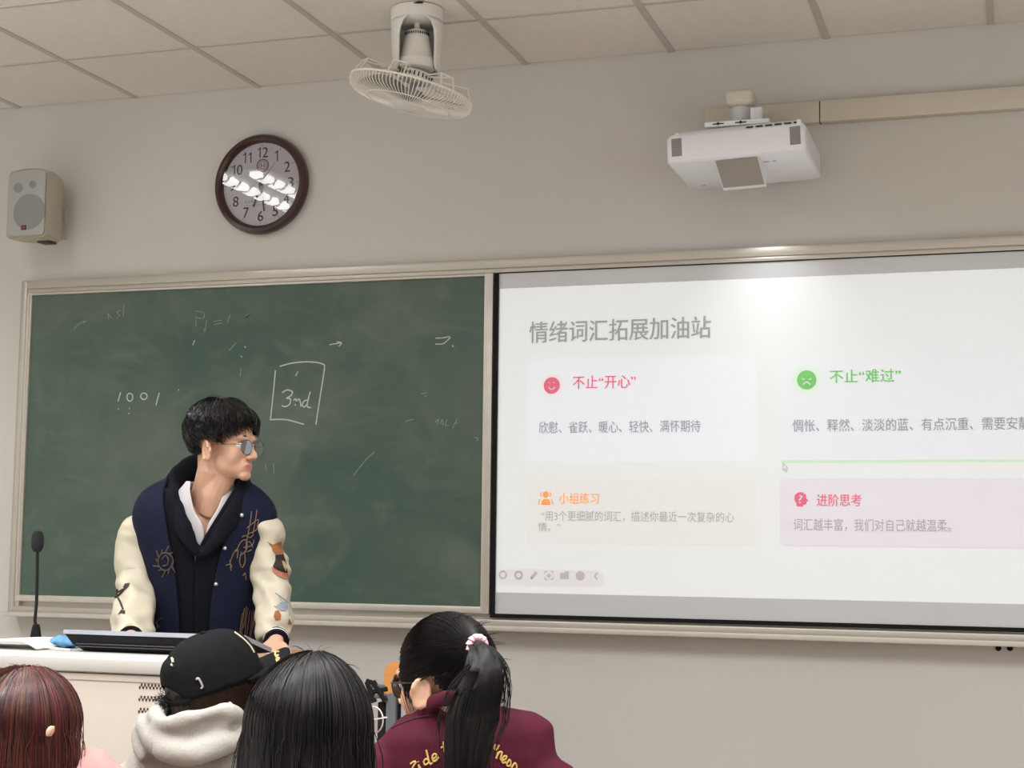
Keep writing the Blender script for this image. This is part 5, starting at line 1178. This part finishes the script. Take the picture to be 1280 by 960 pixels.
# ---- person in the black cap and light hoodie
fK = (FH * math.cos(math.radians(58)) + RH * math.sin(math.radians(58))).normalized()
cK = P(271, 852, 3.30)
MK2 = frame(cK - UP * 0.062 - RH * 0.006, fK, 0.10)
nbK = V((cK.x, cK.y, cK.z - 0.19)) - RH * 0.035 + FH * 0.04
oK, MKh, poseK, rgK, midK = seated('k', MK2, cK, FH, nbK, 0.185, 0.50)
tag(oK, 'person in black baseball cap and light grey hooded sweatshirt, seated before the lectern', 'person')
eyes(MKh, oK)
M_cap = mat('cap_black', (0.0065, 0.0065, 0.0075), 0.85, var=0.2, vscale=80, bump=0.3, bscale=500, spec=0.12)
MCAP = frame(P(266, 850, 3.30), fK, -0.30, 0.02)
b = MB(); rows = []
for j in range(13):
    t = j / 12; th = PI / 2 * (1 - t) + 0.0; z = 0.100 * math.sin(PI / 2 * t) ** 0.86 if t > 0 else 0; rr_ = math.cos(PI / 2 * t) ** 0.62 if t < 1 else 0.02
    row = []
    for k in range(48):
        a = 2 * PI * k / 48; x, y = math.cos(a), math.sin(a); seam = 1 - 0.010 * abs(math.cos(3 * a)) ** 12
        zz = z - (0.012 * (1 - t)) + 0.014 * (1 - t) * (1 - abs(x)) * 0.5
        if x < -0.80 and t < 0.45: zz = z + (0.024 * (1 - ((1 + x) / 0.20)) ** 1) * (1 - t / 0.45) + 0.0
        row.append(MCAP @ V((x * rr_ * 0.106 * seam + 0.006 * t, y * rr_ * 0.088 * seam, zz)))
    rows.append(row)
b.loft(rows, cap=False); b.add([MCAP @ V((0.006, 0, 0.1003))] + rows[-1], [(0, k + 1, (k + 1) % 48 + 1) for k in range(48)])
cap = b.build('cap', M_cap, oK); subsurf(cap, 1); solid(cap, 0.003)
b = MB(); rows = []
for i in range(9):
    s_ = i / 8; row = []
    for k in range(25):
        y = -1 + 2 * k / 24; yy = y * (0.080 - 0.006 * s_); x0_ = 0.106 * math.sqrt(max(0, 1 - (yy / 0.0885) ** 2)); L_ = 0.074 * (1 - abs(y) ** 3.2) ** 0.5
        x = x0_ + L_ * s_; row.append(MCAP @ V((x, yy, -0.006 + 0.026 * s_ - 0.030 * (y * y) * s_ ** 0.7 - 0.010 * s_ * s_)))
    rows.append(row)
b.loft(rows, cap=False, wrap=False); br = b.build('brim', M_cap, cap); solid(br, 0.0035)
b = MB(); b.ell(MCAP @ V((0.006, 0, 0.102)), (0.007, 0.007, 0.004), None, 14, 8); b.build('top_button', M_cap, cap)
bpy.context.view_layer.update(); trc = tri_sub(cap); trb = tri_sub(br)
ck3 = lambda l: [(160 + a / 5.333, 780 + c / 5.333) for a, c in l]
M_crmt = mat('cap_cream_thread', srgb(214, 204, 176), 0.7, var=0.1)
b = MB(); stitch(b, trc, [(293, 791), (300, 796), (307, 802), (313, 809), (317, 816)], 0.0016, 0.0016); b.build('piping', M_crmt, cap)
b = MB()
for st in ([(975, 192), (1008, 188)], [(985, 192), (984, 214), (1006, 212)], [(1008, 214), (988, 222), (1010, 232)], [(986, 240), (1014, 236)], [(992, 240), (994, 250), (1014, 246)], [(990, 258), (1018, 254)], [(992, 262), (992, 280), (1020, 276)], [(1005, 258), (1006, 278)], [(996, 284), (1022, 282)]): stitch(b, trb, ck3(st), 0.0020, 0.0018)
b.build('brim_lettering', mat('cap_gold_thread', srgb(206, 178, 112), 0.6, var=0.1), br)
b = MB()
for st in ([(455, 372), (462, 364), (474, 366), (490, 395), (498, 418), (486, 428)],): stitch(b, trc, ck3(st), 0.0022, 0.002)
b.build('strap_buckle', M_silver, cap)
b = MB()
for st in ([(296, 228), (300, 250)], [(306, 232), (300, 246)], [(308, 252), (296, 258)], [(292, 272), (300, 280)]): stitch(b, trc, ck3(st), 0.0022, 0.002)
b.build('side_stitching', M_crmt, cap)
b = MB(); b.tube([MCAP @ V((-0.106 * math.cos(a), 0.088 * math.sin(a), -0.014)) + MCAP.to_3x3() @ V((-0.002 * math.cos(a), 0.002 * math.sin(a), 0)) for a in [-0.75 + k * 0.125 for k in range(13)]], 0.008, 8, flat=0.3, ref=MCAP.to_3x3() @ V((0, 0, 1))); b.build('back_strap', M_cap, cap)
# brown hair below the cap, with a tuft at the nape
M_hairK = hair_mat('hair_brown', (0.020, 0.010, 0.007), (0.040, 0.020, 0.013), 0.36); M_hairK2 = hair_mat('hair_brown_dark', (0.007, 0.005, 0.005), (0.013, 0.010, 0.009), 0.4)
rnd = random.Random(21); b = MB(); b.cur = 1; lK = UP.cross(fK); paths = []
b.ell((-0.006, 0, 0.030), (0.098, 0.080, 0.075), MCAP @ Matrix.Translation((0, 0, -0.035)), 24, 14); b.cur = 0
for k in range(1500):                                # side hair: from the cap edge down, swept forward over the near side
    a = rnd.uniform(-2.9, -0.75) if k % 3 else rnd.uniform(0.75, 2.9)
    p0 = MCAP @ V((0.096 * math.cos(a), 0.080 * math.sin(a), 0.010)); drop = rnd.uniform(0.07, 0.155)
    out = MCAP.to_3x3() @ V((math.cos(a), math.sin(a), 0)); sw = fK * rnd.uniform(0.015, 0.065)
    q = []
    for i in range(9):
        t = i / 8; q.append(p0 - UP * drop * t + sw * t * t + out * (0.012 * math.sin(PI * t) + rnd.uniform(0, 0.001)) - out * 0.012 * t)
    paths.append(q)
strands(b, paths, 0.0012)
b.build('hair', [M_hairK, M_hairK2], oK, fix=False)
b = MB(); paths = []; tc_ = P(216, 881, 3.255)
b.ell(tc_, (0.022, 0.020, 0.014), None, 16, 10)
for k in range(420):
    a, e = rnd.uniform(0, 2 * PI), rnd.gauss(0, 0.8); d = V((math.cos(a) * math.cos(e), math.sin(a) * math.cos(e), math.sin(e) * 0.8)); p0 = tc_ + d * 0.012; c2 = V((rnd.gauss(0, 1), rnd.gauss(0, 1), rnd.gauss(-0.3, 1))).normalized()
    q = [p0]
    for i in range(6): d = (d + c2 * 0.45).normalized(); q.append(q[-1] + d * rnd.uniform(0.004, 0.0075))
    paths.append(q)
st0 = P(243, 868, 3.27)
for k in range(260):
    a = V((rnd.gauss(0, 0.010), rnd.gauss(0, 0.010), rnd.gauss(0, 0.008))); paths.append(spline([st0 + a, st0.lerp(tc_, 0.5) + a * 0.9 + UP * 0.002, tc_ + a * 1.3], 4))
strands(b, paths, 0.0011); b.build('hair_tuft', M_hairK2, oK, fix=False)
M_hoodk = mat('hoodie_light_grey', srgb(166, 161, 153), 0.9, var=0.05, vscale=160, bump=0.3, bscale=260)
def hoodK(b):
    pth = [P(198, 884, 3.30), P(196, 896, 3.22), P(206, 904, 3.165), P(226, 902, 3.145), P(252, 894, 3.145), P(278, 888, 3.16), P(296, 894, 3.20), P(307, 907, 3.29), P(312, 918, 3.40), P(290, 912, 3.47), P(250, 898, 3.50), P(214, 886, 3.42)]
    pp_ = spline(pth + [pth[0]], 5)[:-1]; b.tube(pp_, [0.016 + 0.003 * math.sin(i * 0.5) for i in range(len(pp_))], 12, closed=True)
    b.ell(P(240, 926, 3.225), (0.095, 0.050, 0.036)); b.tube(spline([P(197, 908, 3.20), P(222, 917, 3.165), P(252, 911, 3.165), P(285, 902, 3.18)], 4), 0.022, 10)
    b.tube(spline([P(182, 905, 3.27), P(200, 932, 3.175), P(235, 942, 3.135), P(268, 932, 3.15), P(300, 918, 3.22)], 5), 0.027, 12)
    b.tube(spline([P(186, 900, 3.30), P(178, 922, 3.26), P(190, 948, 3.23)], 5), 0.026, 12)
hk = top(oK, 'hoodie', M_hoodk, [ring(246, 890, 3.36, 38, 0.082), ring(245, 905, 3.36, 60, 0.097), ring(243, 928, 3.35, 74, 0.112), ring(243, 955, 3.35, 84, 0.127), ring(243, 985, 3.35, 104, 0.132), ring(243, 1030, 3.36, 112, 0.137), ring(243, 1120, 3.37, 106, 0.137), ring(243, 1220, 3.38, 106, 0.142), ring(243, 1280, 3.38, 108, 0.147)], poseK, 0.058, hoodK, 0.0065, (0.006, 14), 3)
bpy.context.view_layer.update(); trh = tri_sub(hk)
M_seam = mat('hoodie_seam', srgb(150, 146, 138), 0.9); b = MB(); stitch(b, trh, ck3([(156, 790), (155, 850), (160, 955)]), 0.0016, 0.0004); stitch(b, trh, ck3([(420, 950), (560, 860), (770, 715)]), 0.0018, 0.0004); b.build('seam', M_seam, hk)
lowers(oK, poseK, M_jean, M_shoe, FH, [rgK(midK(0.95), 0.17, 0.12), rgK(midK(1.05), 0.175, 0.125), rgK(midK(1.16), 0.15, 0.11)])

# ---- person with the ponytail and maroon jacket
fT = (FH * math.cos(math.radians(56)) - RH * math.sin(math.radians(56))).normalized()
cT = P(557, 838, 3.05)
MT2 = frame(cT - UP * 0.040, fT, 0.12)
nbT = V((cT.x, cT.y, cT.z - 0.15)) + RH * 0.02 - FH * 0.005
oT, MTh, poseT, rgT, midT = seated('t', MT2, cT, FH, nbT, 0.175, 0.50, voxel=0.0055)
tag(oT, 'person with black ponytail in a pink hair tie and a maroon jacket with gold lettering', 'person')
eyes(MTh, oT)
glasses(MTh @ Matrix.Translation((-0.016, 0, 0.004)), oT, mat('glasses_dark', srgb(60, 48, 46), 0.3), 0.025, 0.0016)
M_hairT = hair_mat('hair_ponytail_black', (0.006, 0.0055, 0.006), (0.015, 0.012, 0.0115), 0.5, 0.22)
rnd = random.Random(31); lT = UP.cross(fT)
rT = V((0.101, 0.082, 0.106)); cH = cT + UP * 0.004 - fT * 0.006
def surf(d, lift=0.0):
    a = V((d.dot(fT), d.dot(lT), d.z)); a.normalize(); return cH + fT * a.x * (rT.x + lift) + lT * a.y * (rT.y + lift) + UP * a.z * (rT.z + lift)
tie = P(595.5, 806, 2.955)
tdir = tie - cH; tdir = V((tdir.dot(fT) / rT.x, tdir.dot(lT) / rT.y, tdir.z / rT.z)).normalized(); tdirw = (fT * tdir.x + lT * tdir.y + UP * tdir.z).normalized()
def covered(d):                                     # where hair grows: not on the face, not below the nape
    x, y, z = d.dot(fT), d.dot(lT), d.z
    if x > 0.82: return z > 0.30
    if x > 0.16: return z > -0.26
    if x > -0.16: return z > -0.10
    return z > -0.12 - 0.62 * min(1, (-x - 0.16) * 2.2) or (abs(y) < 0.5 and z > -0.8 and x < -0.5)
b = MB(); NU, NV = 72, 40; grid = [[None] * NU for _ in range(NV + 1)]; vs = []; fs = []
for j in range(NV + 1):
    for i in range(NU):
        th, ph = PI * (0.02 + 0.96 * j / NV), 2 * PI * i / NU; d = (fT * math.sin(th) * math.cos(ph) + lT * math.sin(th) * math.sin(ph) + UP * math.cos(th)); vs.append((d, surf(d, 0.001)))
for j in range(NV):
    for i in range(NU):
        q = (j * NU + i, (j + 1) * NU + i, (j + 1) * NU + (i + 1) % NU, j * NU + (i + 1) % NU)
        if all(covered(vs[k][0]) for k in q): fs.append(q)
b.add([v[1] for v in vs], fs)
paths = []
for k in range(2600):
    while True:
        d = V((rnd.gauss(0, 1), rnd.gauss(0, 1), rnd.gauss(0, 1))).normalized()
        if covered(d): break
    lift = rnd.uniform(0.001, 0.005); q = []; ang = math.acos(max(-1, min(1, d.dot(tdirw))))
    if ang < 0.12: continue
    sag = -0.10 * rnd.random() if d.z < 0.1 else 0
    for i in range(10):
        t = i / 9; s = (d * math.sin((1 - t) * ang) + tdirw * math.sin(t * ang)) / math.sin(ang); s = s + UP * sag * math.sin(PI * t); s.normalize(); q.append(surf(s, lift * (1 - 0.5 * t) + 0.006 * t * t))
    paths.append(q)
for k in range(150):                                # loose hair in front of the ear and along the neck
    a = rnd.uniform(0.5, 1.0); d0 = (fT * rnd.uniform(0.30, 0.62) + lT * 0.72 + UP * rnd.uniform(0.30, 0.55)).normalized(); p0 = surf(d0, 0.003); dr = rnd.uniform(0.05, 0.135)
    paths.append([p0 - UP * dr * t + fT * (0.010 * math.sin(PI * t) - 0.012 * t) + lT * (0.004 * math.sin(PI * t) - 0.010 * t * t) + RH * rnd.gauss(0, 0.0008) for t in [i / 8 for i in range(9)]])
for k in range(40):
    d = (tdirw + V((rnd.gauss(0, 0.5), rnd.gauss(0, 0.5), rnd.gauss(0.3, 0.5)))).normalized()
    if covered(d): p0 = surf(d, 0.002); v = (p0 - cH).normalized(); paths.append([p0, p0 + v * 0.008 + RH * 0.006, p0 + v * 0.012 + RH * 0.016 - UP * 0.002])
strands(b, paths, 0.0010); b.build('hair', M_hairT, oT, fix=False)
b = MB(); paths = []
tail = spline([tie, P(603, 812, 2.905), P(608, 832, 2.875), P(600, 860, 2.865), P(590, 900, 2.855), P(583, 945, 2.85), P(580, 1000, 2.86), P(578, 1050, 2.87)], 4)
wid = [0.010, 0.017, 0.027, 0.041, 0.049, 0.040, 0.033, 0.014]; NT = len(tail)
def wd_(i): u = i / (NT - 1) * 7; j = min(int(u), 6); return wid[j] * (1 - u + j) + wid[j + 1] * (u - j)
b.tube([p for p in tail], [wd_(i) * 0.80 for i in range(NT)], 16, flat=1.0, ref=RH)
core_n = len(b.v)
cen = {}
for k in range(core_n): i = k // 16; b.v[k] = tail[i] + RH * (b.v[k] - tail[i]).dot(RH) + FH * (b.v[k] - tail[i]).dot(FH) * 0.55 + UP * (b.v[k] - tail[i]).dot(UP)
for k in range(2300):
    a = rnd.uniform(0, 2 * PI); rr2 = math.sqrt(rnd.uniform(0.35, 1)); end = int(NT * (1 if rnd.random() < 0.6 else rnd.uniform(0.55, 1))); q = []
    dx, dy = rr2 * math.cos(a), rr2 * math.sin(a) * 0.55; ph = noise.noise(V((dx * 3, dy * 3, 2.0)))
    for i in range(0, max(end, 8)):
        w = wd_(i); u = i / NT; q.append(tail[i] + RH * w * (dx + 0.25 * ph * math.sin(3.5 * u * PI)) + FH * w * dy)
    paths.append(q)
for k in range(60):
    sgn = 1 if rnd.random() < 0.75 else -1; q = []; off = rnd.uniform(0.9, 1.35)
    for i in range(0, int(NT * rnd.uniform(0.5, 0.9))): q.append(tail[i] + RH * wd_(i) * sgn * off + FH * wd_(i) * rnd.uniform(-0.02, 0.02) + RH * 0.004 * math.sin(i * 0.5 + k))
    paths.append(q)
strands(b, paths, 0.0010); b.build('ponytail', M_hairT, oT, fix=False)
b = MB(); ax = (P(607, 812, 2.90) - tie).normalized(); u1 = ax.orthogonal().normalized(); u2 = ax.cross(u1); rp = [tie + ax * 0.008 + (u1 * math.cos(2 * PI * k / 40) + u2 * math.sin(2 * PI * k / 40)) * (0.015 + 0.0012 * math.sin(k * 2.1)) for k in range(40)]
b.tube(rp, [0.0068 + 0.0015 * math.sin(k * 1.9) for k in range(40)], 10, closed=True); b.build('hair_tie', mat('hair_tie_pink', srgb(222, 176, 186), 0.8, var=0.05, bump=0.3, bscale=200), oT)
M_mar = mat('jacket_maroon', srgb(74, 22, 38), 0.8, var=0.06, vscale=20, bump=0.15, bscale=160, spec=0.15)
def collarT(b):
    pth = [P(528, 886, 3.02), P(545, 876, 2.955), P(572, 872, 2.94), P(596, 876, 2.98), P(598, 882, 3.08), P(565, 886, 3.13), P(535, 890, 3.09)]
    pp_ = spline(pth + [pth[0]], 5)[:-1]; b.tube(pp_, 0.019, 10, closed=True, flat=0.6, ref=(0, 0, 1))
jt = top(oT, 'jacket', M_mar, [ring(562, 878, 3.05, 30, 0.055, 32, -0.05), ring(568, 888, 3.05, 56, 0.075, 32, -0.08), ring(578, 898, 3.05, 88, 0.090, 32, -0.10), ring(582, 915, 3.05, 108, 0.105, 32, -0.10), ring(584, 945, 3.05, 113, 0.115, 32, -0.06), ring(586, 1000, 3.05, 116, 0.12), ring(586, 1090, 3.06, 108, 0.12), ring(586, 1200, 3.06, 106, 0.12), ring(586, 1300, 3.06, 108, 0.13)], poseT, 0.060, collarT, 0.008, (0.006, 12), 5)
bpy.context.view_layer.update(); trm = tri_sub(jt)
ct4 = lambda l: [(470 + a / 5.333, 860 + c / 5.333) for a, c in l]
M_gthr = mat('embroidery_gold', srgb(206, 170, 96), 0.55, var=0.12, vscale=200)
def letters(name, sts):
    b = MB()
    for st in sts: stitch(b, trm, ct4(st), 0.0019, 0.0016)
    b.build(name, M_gthr, jt)
letters('embroidered_word', [[(232, 506), (258, 490), (266, 498), (252, 520), (246, 545), (262, 540)], [(285, 508), (292, 530), (300, 528)], [(282, 490), (284, 494)], [(354, 482), (336, 474), (322, 490), (330, 512), (350, 500), (356, 484)], [(336, 412), (345, 446), (356, 490), (368, 508), (380, 496)], [(378, 478), (398, 464), (406, 446), (390, 440), (378, 460), (386, 486), (402, 484), (420, 460)], [(448, 360), (454, 400), (464, 440), (480, 436)], [(432, 400), (474, 384)], [(486, 412), (490, 440), (502, 438)]])
letters('embroidered_word', [[(796, 374), (788, 398), (802, 412), (820, 378)], [(800, 470), (808, 446), (814, 424)], [(806, 452), (822, 428), (838, 430), (832, 456), (830, 476), (842, 476)], [(842, 484), (862, 472), (868, 456), (852, 454), (840, 476), (844, 498), (866, 492)], [(866, 508), (888, 478), (896, 498), (888, 518), (868, 514)], [(900, 530), (922, 500), (936, 520), (926, 538), (906, 540)]])
b = MB(); stitch(b, trm, ct4([(60, 290), (200, 226), (330, 188), (430, 178)]), 0.0016, 0.0008); b.build('collar_seam', mat('maroon_dark', srgb(56, 16, 30), 0.8), jt)
lowers(oT, poseT, M_jean, M_shoe, FH, [rgT(midT(0.95), 0.17, 0.12), rgT(midT(1.05), 0.175, 0.125), rgT(midT(1.16), 0.15, 0.11)])
